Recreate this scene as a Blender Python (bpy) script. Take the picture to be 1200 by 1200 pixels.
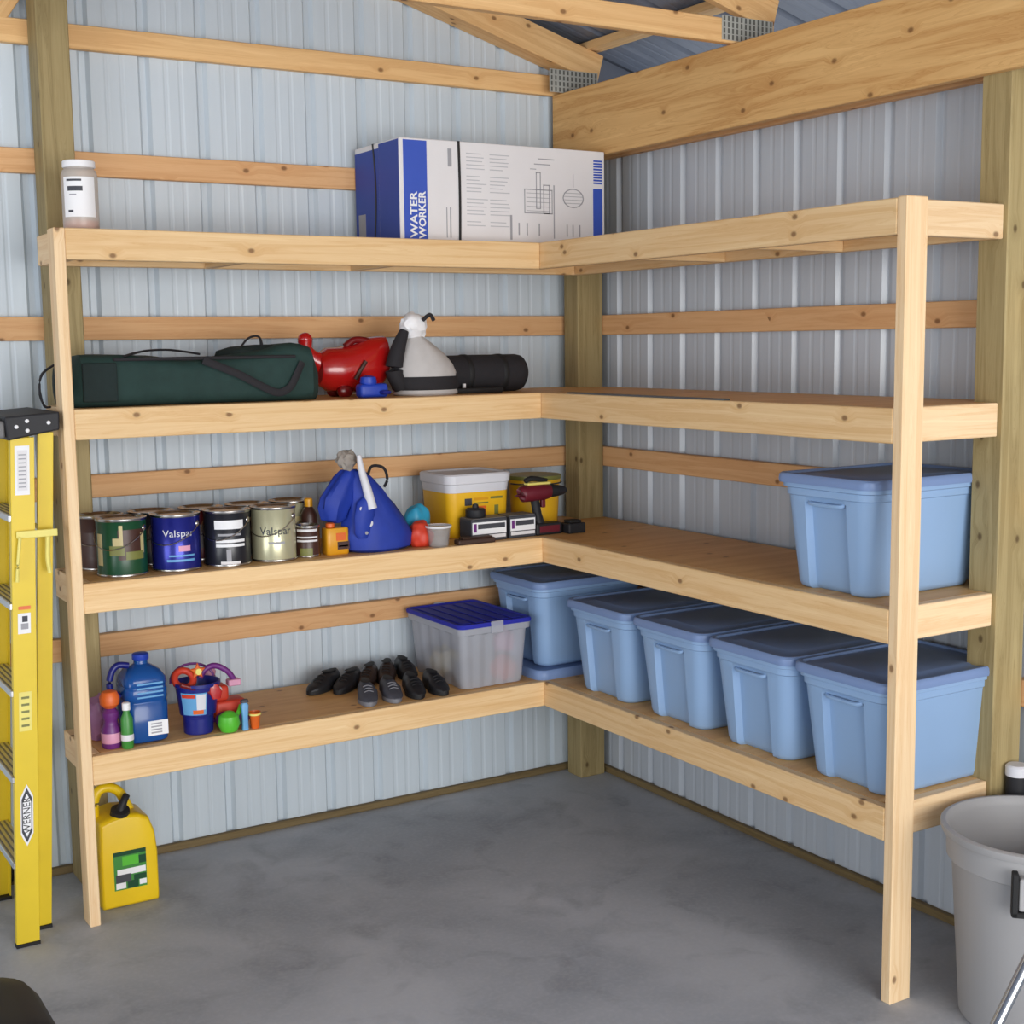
import bpy, bmesh, math, random
from mathutils import Vector, Matrix, Euler, noise
random.seed(7)
PI = math.pi
for o in list(bpy.data.objects): bpy.data.objects.remove(o)
SC = bpy.context.scene
COL = SC.collection

# ------------------------------------------------------------------ camera, world, light, exposure
def make_camera():
    yaw, pit, rol = .5511, .1234, -.0132
    f = Vector((math.sin(yaw)*math.cos(pit), math.cos(yaw)*math.cos(pit), -math.sin(pit)))
    r = Vector((math.cos(yaw), -math.sin(yaw), 0)); u = r.cross(f)
    r2 = r*math.cos(rol) + u*math.sin(rol); u2 = u*math.cos(rol) - r*math.sin(rol)
    m = Matrix((r2, u2, -f)).transposed().to_4x4(); m.translation = (-3.7149, -5.3395, 2.0469)
    cd = bpy.data.cameras.new('camera'); cam = bpy.data.objects.new('camera', cd); COL.objects.link(cam)
    cam.matrix_world = m; cd.sensor_width = 36; cd.lens = 1601.2751/1200*36
    cd.clip_start = .05; cd.clip_end = 200
    SC.camera = cam
make_camera()
W = bpy.data.worlds.new('daylight'); SC.world = W; W.use_nodes = True
bg = W.node_tree.nodes['Background']; bg.inputs[0].default_value = (.86, .93, 1, 1); bg.inputs[1].default_value = .62
def area(name, loc, target, sx, sy, power, col=(1, 1, 1)):
    l = bpy.data.lights.new(name, 'AREA'); l.shape = 'RECTANGLE'; l.size = sx; l.size_y = sy; l.energy = power; l.color = col
    o = bpy.data.objects.new(name, l); COL.objects.link(o); o.location = loc
    o.rotation_euler = (Vector(target)-Vector(loc)).to_track_quat('-Z', 'Y').to_euler()
# daylight entering through the two open overhead doors behind the photographer
area('door_daylight', (-2.6, -9.0, 1.75), (-2.6, 0, 1.55), 5.2, 3.0, 250, (1, .985, .96))
area('side_door_daylight', (-9.1, -4.6, 1.7), (0, -3.2, 1.5), 4.0, 2.9, 95, (.93, .965, 1))
SC.view_settings.view_transform = 'Standard'; SC.view_settings.look = 'None'
SC.view_settings.gamma = 1; SC.view_settings.use_curve_mapping = False
SC.view_settings.exposure = .68
SC.cycles.use_denoising = True
SC.cycles.max_bounces = 8; SC.cycles.transparent_max_bounces = 12

# ------------------------------------------------------------------ materials
def lin(c):
    out = []
    for v in c:
        v /= 255.0
        out.append(v/12.92 if v <= .04045 else ((v+.055)/1.055)**2.4)
    return tuple(out) + (1,)
M = {}
def nodes(name):
    m = bpy.data.materials.new(name); m.use_nodes = True
    nt = m.node_tree; return m, nt, nt.nodes['Principled BSDF']
def N(nt, t, **kw):
    n = nt.nodes.new(t)
    for k, v in kw.items(): setattr(n, k, v)
    return n
def math_node(nt, op, a, b=None, c=None):
    n = N(nt, 'ShaderNodeMath', operation=op)
    for i, v in enumerate((a, b, c)):
        if v is None: continue
        if isinstance(v, (int, float)): n.inputs[i].default_value = v
        else: nt.links.new(v, n.inputs[i])
    return n.outputs[0]
def mixc(nt, f, a, b, blend='MIX'):
    n = N(nt, 'ShaderNodeMix', data_type='RGBA', blend_type=blend)
    for idx, v in ((0, f), (6, a), (7, b)):
        if isinstance(v, (int, float, tuple)): n.inputs[idx].default_value = v
        else: nt.links.new(v, n.inputs[idx])
    return n.outputs[2]
def plain(name, c, rough=.5, metal=0, spec=.5, var=.06, scale=9, bump=0, coat=0, trans=0):
    m, nt, b = nodes(name); L = nt.links
    tc = N(nt, 'ShaderNodeTexCoord'); nz = N(nt, 'ShaderNodeTexNoise'); nz.inputs['Scale'].default_value = scale; nz.inputs['Detail'].default_value = 4
    L.new(tc.outputs['Object'], nz.inputs['Vector'])
    base = lin(c); dark = tuple(x*(1-var*3) for x in base[:3]) + (1,); lite = tuple(min(1, x*(1+var*2)) for x in base[:3]) + (1,)
    L.new(mixc(nt, nz.outputs[0], dark, lite), b.inputs['Base Color'])
    b.inputs['Roughness'].default_value = rough; b.inputs['Metallic'].default_value = metal
    b.inputs['Specular IOR Level'].default_value = spec; b.inputs['Coat Weight'].default_value = coat
    b.inputs['Transmission Weight'].default_value = trans
    if bump:
        bp = N(nt, 'ShaderNodeBump'); bp.inputs['Strength'].default_value = bump; bp.inputs['Distance'].default_value = .004
        L.new(nz.outputs[0], bp.inputs['Height']); L.new(bp.outputs[0], b.inputs['Normal'])
    M[name] = m; return m
def wood(name, light, dark, knot=(96, 56, 30), rough=.62, grain=1.0, knots=.62, across=26):
    m, nt, b = nodes(name); L = nt.links
    tc = N(nt, 'ShaderNodeTexCoord'); oi = N(nt, 'ShaderNodeObjectInfo')
    seed = N(nt, 'ShaderNodeVectorMath', operation='ADD')
    sv = N(nt, 'ShaderNodeCombineXYZ')
    for i, k in enumerate((37.0, 11.0, 5.0)): L.new(math_node(nt, 'MULTIPLY', oi.outputs['Random'], k), sv.inputs[i])
    L.new(tc.outputs['Object'], seed.inputs[0]); L.new(sv.outputs[0], seed.inputs[1])
    sep = N(nt, 'ShaderNodeSeparateXYZ'); L.new(seed.outputs[0], sep.inputs[0])
    v = math_node(nt, 'ADD', sep.outputs[1], sep.outputs[2])
    # knots on a stretched plane grid
    kc = N(nt, 'ShaderNodeCombineXYZ'); L.new(math_node(nt, 'MULTIPLY', sep.outputs[0], 6.2), kc.inputs[0]); L.new(math_node(nt, 'MULTIPLY', v, 9.0), kc.inputs[1])
    vo = N(nt, 'ShaderNodeTexVoronoi', voronoi_dimensions='2D'); vo.inputs['Scale'].default_value = 1; L.new(kc.outputs[0], vo.inputs['Vector'])
    keep = N(nt, 'ShaderNodeSeparateColor'); L.new(vo.outputs['Color'], keep.inputs[0])
    kk = math_node(nt, 'GREATER_THAN', keep.outputs[0], knots)
    near = N(nt, 'ShaderNodeMapRange'); near.inputs[1].default_value = .045; near.inputs[2].default_value = .1; near.inputs[3].default_value = 1; near.inputs[4].default_value = 0
    L.new(vo.outputs['Distance'], near.inputs[0]); kf = math_node(nt, 'MULTIPLY', near.outputs[0], kk)
    halo = N(nt, 'ShaderNodeMapRange'); halo.inputs[1].default_value = .06; halo.inputs[2].default_value = .32; halo.inputs[3].default_value = 1; halo.inputs[4].default_value = 0
    L.new(vo.outputs['Distance'], halo.inputs[0]); hf = math_node(nt, 'MULTIPLY', halo.outputs[0], kk)
    # grain lines bend round the knots
    gx = math_node(nt, 'MULTIPLY', sep.outputs[0], .9); gv = math_node(nt, 'ADD', v, math_node(nt, 'MULTIPLY', hf, .02))
    gc = N(nt, 'ShaderNodeCombineXYZ'); L.new(gx, gc.inputs[0]); L.new(math_node(nt, 'MULTIPLY', gv, across), gc.inputs[1])
    n1 = N(nt, 'ShaderNodeTexNoise', noise_dimensions='2D'); n1.inputs['Scale'].default_value = 1.6; n1.inputs['Detail'].default_value = 5; n1.inputs['Roughness'].default_value = .62; n1.inputs['Distortion'].default_value = .5
    L.new(gc.outputs[0], n1.inputs['Vector'])
    band = math_node(nt, 'FRACT', math_node(nt, 'MULTIPLY', n1.outputs[0], 5.0))
    ramp = N(nt, 'ShaderNodeMapRange'); ramp.inputs[1].default_value = .3; ramp.inputs[2].default_value = .72; ramp.inputs[3].default_value = 0; ramp.inputs[4].default_value = 1
    L.new(n1.outputs[0], ramp.inputs[0])
    f = math_node(nt, 'ADD', math_node(nt, 'MULTIPLY', ramp.outputs[0], .7*grain), math_node(nt, 'MULTIPLY', math_node(nt, 'POWER', band, 4.0), .3*grain))
    c1 = mixc(nt, f, lin(light), lin(dark))
    c1 = mixc(nt, math_node(nt, 'MULTIPLY', hf, .4), c1, lin(dark))
    c2 = mixc(nt, math_node(nt, 'MULTIPLY', kf, .72), c1, lin(knot))
    hv = N(nt, 'ShaderNodeHueSaturation'); L.new(c2, hv.inputs['Color'])
    L.new(math_node(nt, 'ADD', math_node(nt, 'MULTIPLY', oi.outputs['Random'], .16), .92), hv.inputs['Value'])
    L.new(hv.outputs[0], b.inputs['Base Color'])
    b.inputs['Roughness'].default_value = rough; b.inputs['Specular IOR Level'].default_value = .3
    bp = N(nt, 'ShaderNodeBump'); bp.inputs['Strength'].default_value = .12; bp.inputs['Distance'].default_value = .002
    L.new(n1.outputs[0], bp.inputs['Height']); L.new(bp.outputs[0], b.inputs['Normal'])
    M[name] = m; return m
wood('pine', (237, 205, 157), (213, 168, 112), knots=.7)
wood('pine_pale', (241, 214, 174), (220, 180, 132), knots=.74)
wood('girt_wood', (224, 180, 132), (202, 148, 98), knots=.66)
wood('header_wood', (232, 190, 128), (194, 142, 82), knots=.8, across=15, grain=1.15)
wood('truss_wood', (236, 196, 140), (210, 160, 104), knots=.72)
wood('treated', (172, 154, 110), (132, 114, 74), knot=(70, 48, 26), knots=.8, across=22)
wood('plywood', (230, 184, 120), (206, 152, 92), knot=(120, 74, 40), knots=.85, across=9, rough=.5)
wood('skirt', (128, 110, 76), (92, 76, 48), knots=.95)

def steel(name, c, rough):
    m, nt, b = nodes(name); L = nt.links
    tc = N(nt, 'ShaderNodeTexCoord'); mp = N(nt, 'ShaderNodeMapping'); mp.inputs['Scale'].default_value = (14, 14, .8)
    nz = N(nt, 'ShaderNodeTexNoise'); nz.inputs['Scale'].default_value = 1.4; nz.inputs['Detail'].default_value = 3
    L.new(tc.outputs['Object'], mp.inputs[0]); L.new(mp.outputs[0], nz.inputs['Vector'])
    a = lin(c); L.new(mixc(nt, nz.outputs[0], tuple(x*.9 for x in a[:3])+(1,), tuple(min(1, x*1.08) for x in a[:3])+(1,)), b.inputs['Base Color'])
    b.inputs['Roughness'].default_value = rough; b.inputs['Metallic'].default_value = 0; b.inputs['Specular IOR Level'].default_value = .5
    M[name] = m
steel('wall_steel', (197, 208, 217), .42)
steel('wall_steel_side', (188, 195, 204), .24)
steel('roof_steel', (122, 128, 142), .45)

def concrete():
    m, nt, b = nodes('concrete'); L = nt.links
    tc = N(nt, 'ShaderNodeTexCoord')
    def nz(s, d, dist=0):
        n = N(nt, 'ShaderNodeTexNoise'); n.inputs['Scale'].default_value = s; n.inputs['Detail'].default_value = d; n.inputs['Distortion'].default_value = dist
        L.new(tc.outputs['Object'], n.inputs['Vector']); return n.outputs[0]
    def rng(v, a, b_, lo=0, hi=1):
        n = N(nt, 'ShaderNodeMapRange'); n.inputs[1].default_value = a; n.inputs[2].default_value = b_; n.inputs[3].default_value = lo; n.inputs[4].default_value = hi
        L.new(v, n.inputs[0]); return n.outputs[0]
    big = nz(1.3, 5, .6); mid = nz(5, 6, .8); fine = nz(60, 3)
    c = mixc(nt, rng(big, .35, .65), lin((152, 157, 166)), lin((181, 185, 193)))
    c = mixc(nt, math_node(nt, 'MULTIPLY', rng(mid, .52, .72), .34), c, lin((112, 115, 123)))
    c = mixc(nt, math_node(nt, 'MULTIPLY', rng(fine, .45, .7), .16), c, lin((205, 206, 210)))
    sp = N(nt, 'ShaderNodeTexVoronoi'); sp.inputs['Scale'].default_value = 2.3; L.new(tc.outputs['Object'], sp.inputs['Vector'])
    spot = math_node(nt, 'LESS_THAN', sp.outputs['Distance'], .018)
    c = mixc(nt, math_node(nt, 'MULTIPLY', spot, .7), c, lin((232, 233, 234)))
    L.new(c, b.inputs['Base Color'])
    L.new(rng(mid, .3, .7, .5, .66), b.inputs['Roughness']); b.inputs['Specular IOR Level'].default_value = .4
    bp = N(nt, 'ShaderNodeBump'); bp.inputs['Strength'].default_value = .08; bp.inputs['Distance'].default_value = .003
    L.new(fine, bp.inputs['Height']); L.new(bp.outputs[0], b.inputs['Normal'])
    M['concrete'] = m
concrete()
plain('tote_blue', (142, 173, 211), .42, var=.02, scale=3)
plain('lid_blue_shaded', (118, 142, 186), .45, var=.03, scale=3)  # tote blue made darker: the shade on the lids is put into the colour
plain('ladder_yellow', (226, 196, 34), .42, var=.03)
plain('can_yellow', (234, 196, 22), .38, var=.03)
plain('black_plastic', (36, 36, 40), .55, spec=.35)
plain('black_rubber', (22, 22, 24), .7)
plain('black_cloth', (34, 32, 36), .85, bump=.3, scale=40)
plain('grey_plastic', (160, 159, 160), .5, var=.02, scale=4)
plain('grey_dark', (110, 108, 108), .55)
plain('chrome', (200, 204, 208), .14, metal=1, var=.01)
plain('tin', (186, 182, 178), .25, metal=1, var=.02)
plain('aluminium', (200, 200, 202), .32, metal=1, var=.02)
plain('galvanised', (178, 180, 174), .5, metal=.25, var=.08, scale=60)
plain('plate_slot', (92, 92, 88), .6)
plain('white_print', (236, 236, 238), .55, var=.01)
plain('paper', (224, 222, 224), .6, var=.02)
plain('box_white', (226, 224, 226), .6, var=.015)
plain('box_blue', (52, 84, 186), .55, var=.03)
plain('box_navy', (46, 70, 158), .55, var=.03)
plain('ink_grey', (158, 158, 164), .6, var=.02)
plain('ink_dark', (62, 64, 72), .6, var=.02)
plain('ink_faint', (184, 184, 190), .6, var=.02)
plain('lid_royal', (44, 50, 168), .6, var=.04, spec=.3)
plain('strap_black', (26, 26, 30), .5)
plain('green_cloth', (27, 55, 51), .82, bump=.5, scale=26, var=.1)
plain('green_cloth_dark', (19, 36, 35), .85, bump=.5, scale=26, var=.1)
plain('red_gloss', (178, 22, 22), .22, coat=.5, var=.05)
plain('red_dark', (112, 14, 18), .3, var=.05)
plain('royal_blue', (28, 62, 172), .45, var=.05)
plain('bag_blue', (26, 56, 158), .62, bump=.4, scale=18, var=.08)
plain('navy', (27, 34, 120), .35, var=.04)
plain('cloth_grey', (190, 186, 184), .8, bump=.5, scale=22, var=.04)
plain('paint_green', (22, 72, 44), .3, var=.05)
plain('paint_blue', (40, 46, 142), .22, var=.05, metal=.45)
plain('paint_black', (34, 35, 42), .28, var=.04)
plain('paint_cream', (200, 196, 162), .24, var=.02, metal=.4)
plain('paint_brown', (70, 42, 34), .35)
plain('print_olive', (120, 122, 60), .4)
plain('print_tan', (196, 180, 128), .4)
plain('orange', (226, 104, 36), .4)
plain('amber', (224, 158, 30), .35)
plain('pail_yellow', (238, 184, 30), .42, var=.04)
plain('pail_white', (216, 216, 222), .5, var=.02)
plain('turquoise', (48, 158, 196), .45)
plain('red_orange', (206, 62, 40), .5)
plain('brown_leather', (62, 40, 30), .6, bump=.3, scale=30)
plain('drill_red', (104, 24, 40), .45)
plain('purple', (110, 44, 122), .4)
plain('lime', (88, 188, 50), .4)
plain('leaf_green', (62, 138, 56), .4)
plain('sky_blue', (104, 166, 214), .4)
plain('pink', (222, 158, 186), .45)
plain('shoe_black', (27, 27, 31), .5)
plain('shoe_brown', (52, 36, 29), .5)
plain('shoe_grey', (66, 67, 76), .6)
plain('sole_grey', (120, 120, 126), .6)
plain('pale_yellow', (236, 222, 120), .5)
plain('grey_strip', (96, 100, 104), .45, metal=.4)
plain('mesh_grey', (150, 142, 134), .8, bump=.6, scale=50)
def clear(name, c, alpha, rough=.25):
    m, nt, b = nodes(name); L = nt.links
    b.inputs['Base Color'].default_value = lin(c); b.inputs['Roughness'].default_value = rough
    tr = N(nt, 'ShaderNodeBsdfTransparent'); tr.inputs[0].default_value = tuple(.4+.6*x for x in lin(c)[:3]) + (1,)
    mx = N(nt, 'ShaderNodeMixShader'); mx.inputs[0].default_value = alpha
    L.new(tr.outputs[0], mx.inputs[1]); L.new(b.outputs[0], mx.inputs[2]); L.new(mx.outputs[0], nt.nodes['Material Output'].inputs[0])
    M[name] = m
clear('clear_plastic', (208, 210, 218), .52)
clear('clear_jar', (226, 224, 222), .24, .08)
clear('jar_body', (222, 214, 206), .55, .3)
clear('jug_blue', (24, 84, 160), .8, .14)
clear('net_bag', (200, 150, 200), .35, .3)

# ------------------------------------------------------------------ mesh helpers
def parent_to(o, p):
    if p is not None:
        o.parent = p
def link(name, me, m=None, p=None, smooth=False):
    if m is not None: me.materials.append(M[m] if isinstance(m, str) else m)
    if smooth:
        for f in me.polygons: f.use_smooth = True
        try: me.set_sharp_from_angle(angle=math.radians(38))
        except Exception: pass
    o = bpy.data.objects.new(name, me); COL.objects.link(o); parent_to(o, p); return o
def tag(o, label=None, cat=None, group=None, kind=None):
    if label: o['label'] = label
    if cat: o['category'] = cat
    if group: o['group'] = group
    if kind: o['kind'] = kind
    return o
def empty(name, loc, label=None, cat=None, group=None, kind=None, rz=0):
    o = bpy.data.objects.new(name, None); COL.objects.link(o); o.location = loc; o.rotation_euler = (0, 0, rz)
    o.empty_display_size = .05
    return tag(o, label, cat, group, kind)
class MB:
    def __init__(s): s.v = []; s.f = []
    def add(s, vs, fs, mtx=None):
        n = len(s.v); s.v += [tuple(mtx @ Vector(v)) if mtx is not None else tuple(v) for v in vs]; s.f += [tuple(i+n for i in f) for f in fs]; return s
    def loft(s, rings, cap0=True, cap1=True, closed=True, mtx=None):
        k = len(rings[0]); vs = [p for r in rings for p in r]; fs = []
        for i in range(len(rings)-1):
            for j in range(k if closed else k-1):
                a = i*k+j; b = i*k+(j+1) % k
                fs.append((a, b, b+k, a+k))
        if cap0: fs.append(tuple(reversed(range(k))))
        if cap1: fs.append(tuple(range((len(rings)-1)*k, len(rings)*k)))
        return s.add(vs, fs, mtx)
    def box(s, lo, hi, mtx=None):
        x0, y0, z0 = lo; x1, y1, z1 = hi
        return s.add([(x0,y0,z0),(x1,y0,z0),(x1,y1,z0),(x0,y1,z0),(x0,y0,z1),(x1,y0,z1),(x1,y1,z1),(x0,y1,z1)],
                     [(0,3,2,1),(4,5,6,7),(0,1,5,4),(1,2,6,5),(2,3,7,6),(3,0,4,7)], mtx)
    def lathe(s, prof, n=32, mtx=None, cap0=True, cap1=True):
        rings = [[(r*math.cos(2*PI*j/n), r*math.sin(2*PI*j/n), z) for j in range(n)] for r, z in prof]
        return s.loft(rings, cap0, cap1, True, mtx)
    def tube(s, pts, r, n=10, cap=True, sx=1.0, sb=1.0):
        pts = [Vector(p) for p in pts]; rings = []
        up = Vector((0, 0, 1)); rs = list(r) if isinstance(r, (list, tuple)) else [r]*len(pts)
        if 3 <= len(pts) < 10:
            np_, nr_ = [], []
            for i in range(len(pts)-1):
                a, b_, c, d_ = pts[max(i-1, 0)], pts[i], pts[i+1], pts[min(i+2, len(pts)-1)]
                for q in range(5):
                    u = q/5; np_.append(.5*((2*b_)+(c-a)*u+(2*a-5*b_+4*c-d_)*u*u+(3*b_-a-3*c+d_)*u**3)); nr_.append(rs[i]+(rs[i+1]-rs[i])*u)
            pts, rs = np_+[pts[-1]], nr_+[rs[-1]]
        for i, p in enumerate(pts):
            d = (pts[min(i+1, len(pts)-1)]-pts[max(i-1, 0)]).normalized()
            a = up.cross(d)
            if a.length < .1: a = Vector((1, 0, 0)).cross(d)
            a.normalize(); b = d.cross(a)
            rings.append([tuple(p + a*math.cos(2*PI*j/n)*rs[i]*sx + b*math.sin(2*PI*j/n)*rs[i]*sb) for j in range(n)])
        return s.loft(rings, cap, cap)
    def mesh(s, name, bevel=0, seg=1, subd=0):
        me = bpy.data.meshes.new(name); bm = bmesh.new()
        vs = [bm.verts.new(v) for v in s.v]
        for f in s.f:
            try: bm.faces.new([vs[i] for i in f])
            except ValueError: pass
        bmesh.ops.recalc_face_normals(bm, faces=bm.faces)
        if bevel: bmesh.ops.bevel(bm, geom=list(bm.edges), offset=bevel, segments=seg, affect='EDGES', profile=.5, clamp_overlap=True)
        bm.to_mesh(me); bm.free(); return me
    def build(s, name, m, p=None, smooth=False, bevel=0, seg=1, subd=0):
        o = link(name, s.mesh(name, bevel, seg), m, p, smooth)
        if subd:
            md = o.modifiers.new('smooth', 'SUBSURF'); md.levels = subd; md.render_levels = subd
        return o
def rrect(l, w, r, z, n=5, cx=0, cy=0):
    out = []
    for sx, sy, a0 in ((1, 1, 0), (-1, 1, PI/2), (-1, -1, PI), (1, -1, 3*PI/2)):
        for i in range(n+1):
            a = a0 + PI/2*i/n
            out.append((cx+sx*(l/2-r)+r*math.cos(a), cy+sy*(w/2-r)+r*math.sin(a), z))
    return out
def board(name, lo, hi, m, p=None, bevel=.003, off=(0, 0, 0)):
    """A straight piece of timber between two corners; its length lies on its own X axis so that the grain runs along it."""
    c = [(a+b)/2-o for a, b, o in zip(lo, hi, off)]; d = [abs(b-a) for a, b in zip(lo, hi)]
    k = d.index(max(d))
    if k == 0: sz, rot = (d[0], d[1], d[2]), (0, 0, 0)
    elif k == 1: sz, rot = (d[1], d[0], d[2]), (0, 0, PI/2)
    else: sz, rot = (d[2], d[1], d[0]), (0, -PI/2, 0)
    h = [x/2 for x in sz]
    o = MB().box([-x for x in h], h).build(name, m, p, bevel=bevel)
    o.location = c; o.rotation_euler = rot; return o
def beam(name, a, b, w, h, m, p=None, off=(0, 0, 0)):
    """A slanting timber from a to b; w across, h upright."""
    a = Vector(a)-Vector(off); b = Vector(b)-Vector(off); d = b-a; L = d.length
    o = MB().box((-L/2, -w/2, -h/2), (L/2, w/2, h/2)).build(name, m, p, bevel=.003)
    x = d.normalized(); y = Vector((0, 0, 1)).cross(x).normalized(); z = x.cross(y)
    o.matrix_basis = Matrix.Translation((a+b)/2) @ Matrix((x, y, z)).transposed().to_4x4(); return o
def text_data(body, size, align='CENTER', bold=0):
    cu = bpy.data.curves.new('text', 'FONT'); cu.body = body; cu.size = size; cu.align_x = align; cu.align_y = 'CENTER'; cu.resolution_u = 2; cu.offset = size*bold
    o = bpy.data.objects.new('text', cu); COL.objects.link(o)
    dg = bpy.context.evaluated_depsgraph_get(); dg.update()
    me = bpy.data.meshes.new_from_object(o.evaluated_get(dg)); bpy.data.objects.remove(o)
    vs = [tuple(v.co) for v in me.vertices]; fs = [tuple(f.vertices) for f in me.polygons]
    bpy.data.meshes.remove(me); return vs, fs
def lettering(body, size, mtx, m, p, bold=0, sx=1.0, name='lettering', wrap=None):
    vs, fs = text_data(body, size, bold=bold)
    if wrap:   # (radius, angle of the centre, height)
        R, a0, z = wrap; vs = [(R*math.cos(a0+x*sx/R), R*math.sin(a0+x*sx/R), z+y) for x, y, _ in vs]
    else: vs = [(x*sx, y, 0) for x, y, _ in vs]
    me = bpy.data.meshes.new(name); mt = mtx or Matrix()
    me.from_pydata([tuple(mt @ Vector(v)) for v in vs], [], fs); me.update()
    return link(name, me, m, p)
def wrap_patch(R, a0, a1, z0, z1, m, p, name='label_print', n=10, off=.0006):
    b = MB(); r = R+off
    inner = [[((R-.0005)*math.cos(a0+(a1-a0)*i/n), (R-.0005)*math.sin(a0+(a1-a0)*i/n), z) for i in range(n+1)] for z in (z0, z1)]
    outer = [[(r*math.cos(a0+(a1-a0)*i/n), r*math.sin(a0+(a1-a0)*i/n), z) for i in range(n+1)] for z in (z0, z1)]
    b.loft(outer, False, False, closed=False)
    return b.build(name, m, p, smooth=True)
def blob(name, rx, ry, rz, m, p=None, loc=(0, 0, 0), amp=.15, freq=2.2, seed=0, n=3, flat=True):
    bm = bmesh.new(); bmesh.ops.create_icosphere(bm, subdivisions=n, radius=1)
    for v in bm.verts:
        d = 1+amp*noise.noise(v.co*freq+Vector((seed*3.1, seed, 0)))
        v.co = Vector((v.co.x*rx*d, v.co.y*ry*d, v.co.z*rz*d))
        if flat and v.co.z < -rz*.8: v.co.z = -rz*.8
        v.co += Vector(loc)
    me = bpy.data.meshes.new(name); bm.to_mesh(me); bm.free()
    return link(name, me, m, p, smooth=True)
def copy_tree(o, parent=None):
    c = o.copy(); COL.objects.link(c)
    if parent is not None: c.parent = parent
    for ch in list(o.children): copy_tree(ch, c)
    return c

# ------------------------------------------------------------------ the building
SLOPE = .286
def roof_z(x):
    a = -x; a = a if a < 4.57 else 9.14-a
    return 3.382+SLOPE*a
fl = MB().box((-9.3, -9.3, -.12), (.3, .3, 0)).build('floor', 'concrete'); tag(fl, 'grey polished concrete floor with darker blotches', None, None, 'structure')

RIB = .2286
def profile(s0, nr):
    """Ribbed sheet profile: (distance along the wall, depth outward) for nr rib spacings starting at a rib centre."""
    pts = []
    for k in range(nr):
        a = s0+k*RIB
        pts += [(a-.001 if k == 0 else a, .019), (a+.011, .019), (a+.024, 0)]
        for c in (.085, .144): pts += [(a+c-.012, 0), (a+c-.005, .0016), (a+c+.005, .0016), (a+c+.012, 0)]
        pts += [(a+RIB-.024, 0), (a+RIB-.011, .019)]
    pts.append((s0+nr*RIB+.001, .019)); return pts
def steel_sheet(name, pts, to3, z0, ztop, m, p):
    b = MB(); rings = []
    b.loft([[to3(s, d, z0(s)) for s, d in pts], [to3(s, d, ztop(s)) for s, d in pts]], False, False, closed=False)
    o = b.build(name, m, p); md = o.modifiers.new('thickness', 'SOLIDIFY'); md.thickness = .0012; md.offset = 0; return o
wl = empty('wall_left', (0, 0, 0), 'ribbed pale steel gable wall behind the left shelves', None, None, 'structure')
for k in range(10):
    s0 = .0078-RIB+k*4*RIB if k else .0078-RIB
    pts = profile(.0078-RIB+k*4*RIB, 4)
    if k == 0: pts = [q for q in pts if q[0] > .0]
    pts = [q for q in pts if q[0] < 9.14]
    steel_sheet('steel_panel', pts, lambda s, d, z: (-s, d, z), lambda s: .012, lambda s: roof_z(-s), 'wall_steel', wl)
wr = empty('wall_right', (0, 0, 0), 'ribbed pale steel wall behind the right shelves', None, None, 'structure')
for k in range(10):
    pts = profile(.0288-RIB+k*4*RIB, 4)
    if k == 0: pts = [q for q in pts if q[0] > .0]
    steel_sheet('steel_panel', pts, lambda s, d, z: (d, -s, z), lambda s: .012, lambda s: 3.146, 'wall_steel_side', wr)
for zt in (2.7775, 2.1655, 1.5623, .9368):
    board('girt', (-9.1, -.039, zt-.089), (-.041, -.001, zt), 'girt_wood', wl)
for zt in (2.1655, 1.5623, .9368):
    board('girt', (-.039, -9.1, zt-.089), (-.001, -.002, zt), 'girt_wood', wr)
tag(board('baseboard_left', (-9.1, -.026, .0), (-.03, -.001, .03), 'skirt'), 'weathered brown sill board at the foot of the left wall', None, None, 'structure')
tag(board('baseboard_right', (-.026, -9.1, .0), (-.001, -.001, .03), 'skirt'), 'weathered brown sill board at the foot of the right wall', None, None, 'structure')
# roof
ce = empty('ceiling', (0, 0, 0), 'underside of the sloping steel roof on wooden purlins', None, None, 'structure')
for side in (0, 1):
    for k in range(10):
        pts = profile(k*4*RIB-.25, 4)
        b = MB(); e = (.5, -4.57) if side == 0 else (-4.57, -9.64)
        b.loft([[(x, -s, roof_z(x)+d) for s, d in pts] for x in e], False, False, closed=False)
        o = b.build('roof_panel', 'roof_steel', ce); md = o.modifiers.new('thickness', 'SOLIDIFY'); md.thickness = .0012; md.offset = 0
for a in (-.4, .03, .55, 1.16, 1.77, 2.38, 2.99, 3.6, 4.2):
    beam('purlin', (-a, -.002, 3.341+SLOPE*a+.0195), (-a, -9.1, 3.341+SLOPE*a+.0195), .089, .036, 'truss_wood', ce)
tag(board('trim_1', (.47, -9.1, 3.13), (.508, .04, 3.228), 'truss_wood'), 'eave board along the outer edge of the roof overhang', None, None, 'structure')
_p = [(-.02, 2.95), (.468, 2.95), (.468, roof_z(.468)-.001), (-.02, roof_z(-.02)-.001)]
tag(MB().loft([[(x, .0225, z) for x, z in _p], [(x, .05, z) for x, z in _p]]).build('trim_2', 'roof_steel'), 'steel return panel closing the eave at the corner', None, None, 'structure')
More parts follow.
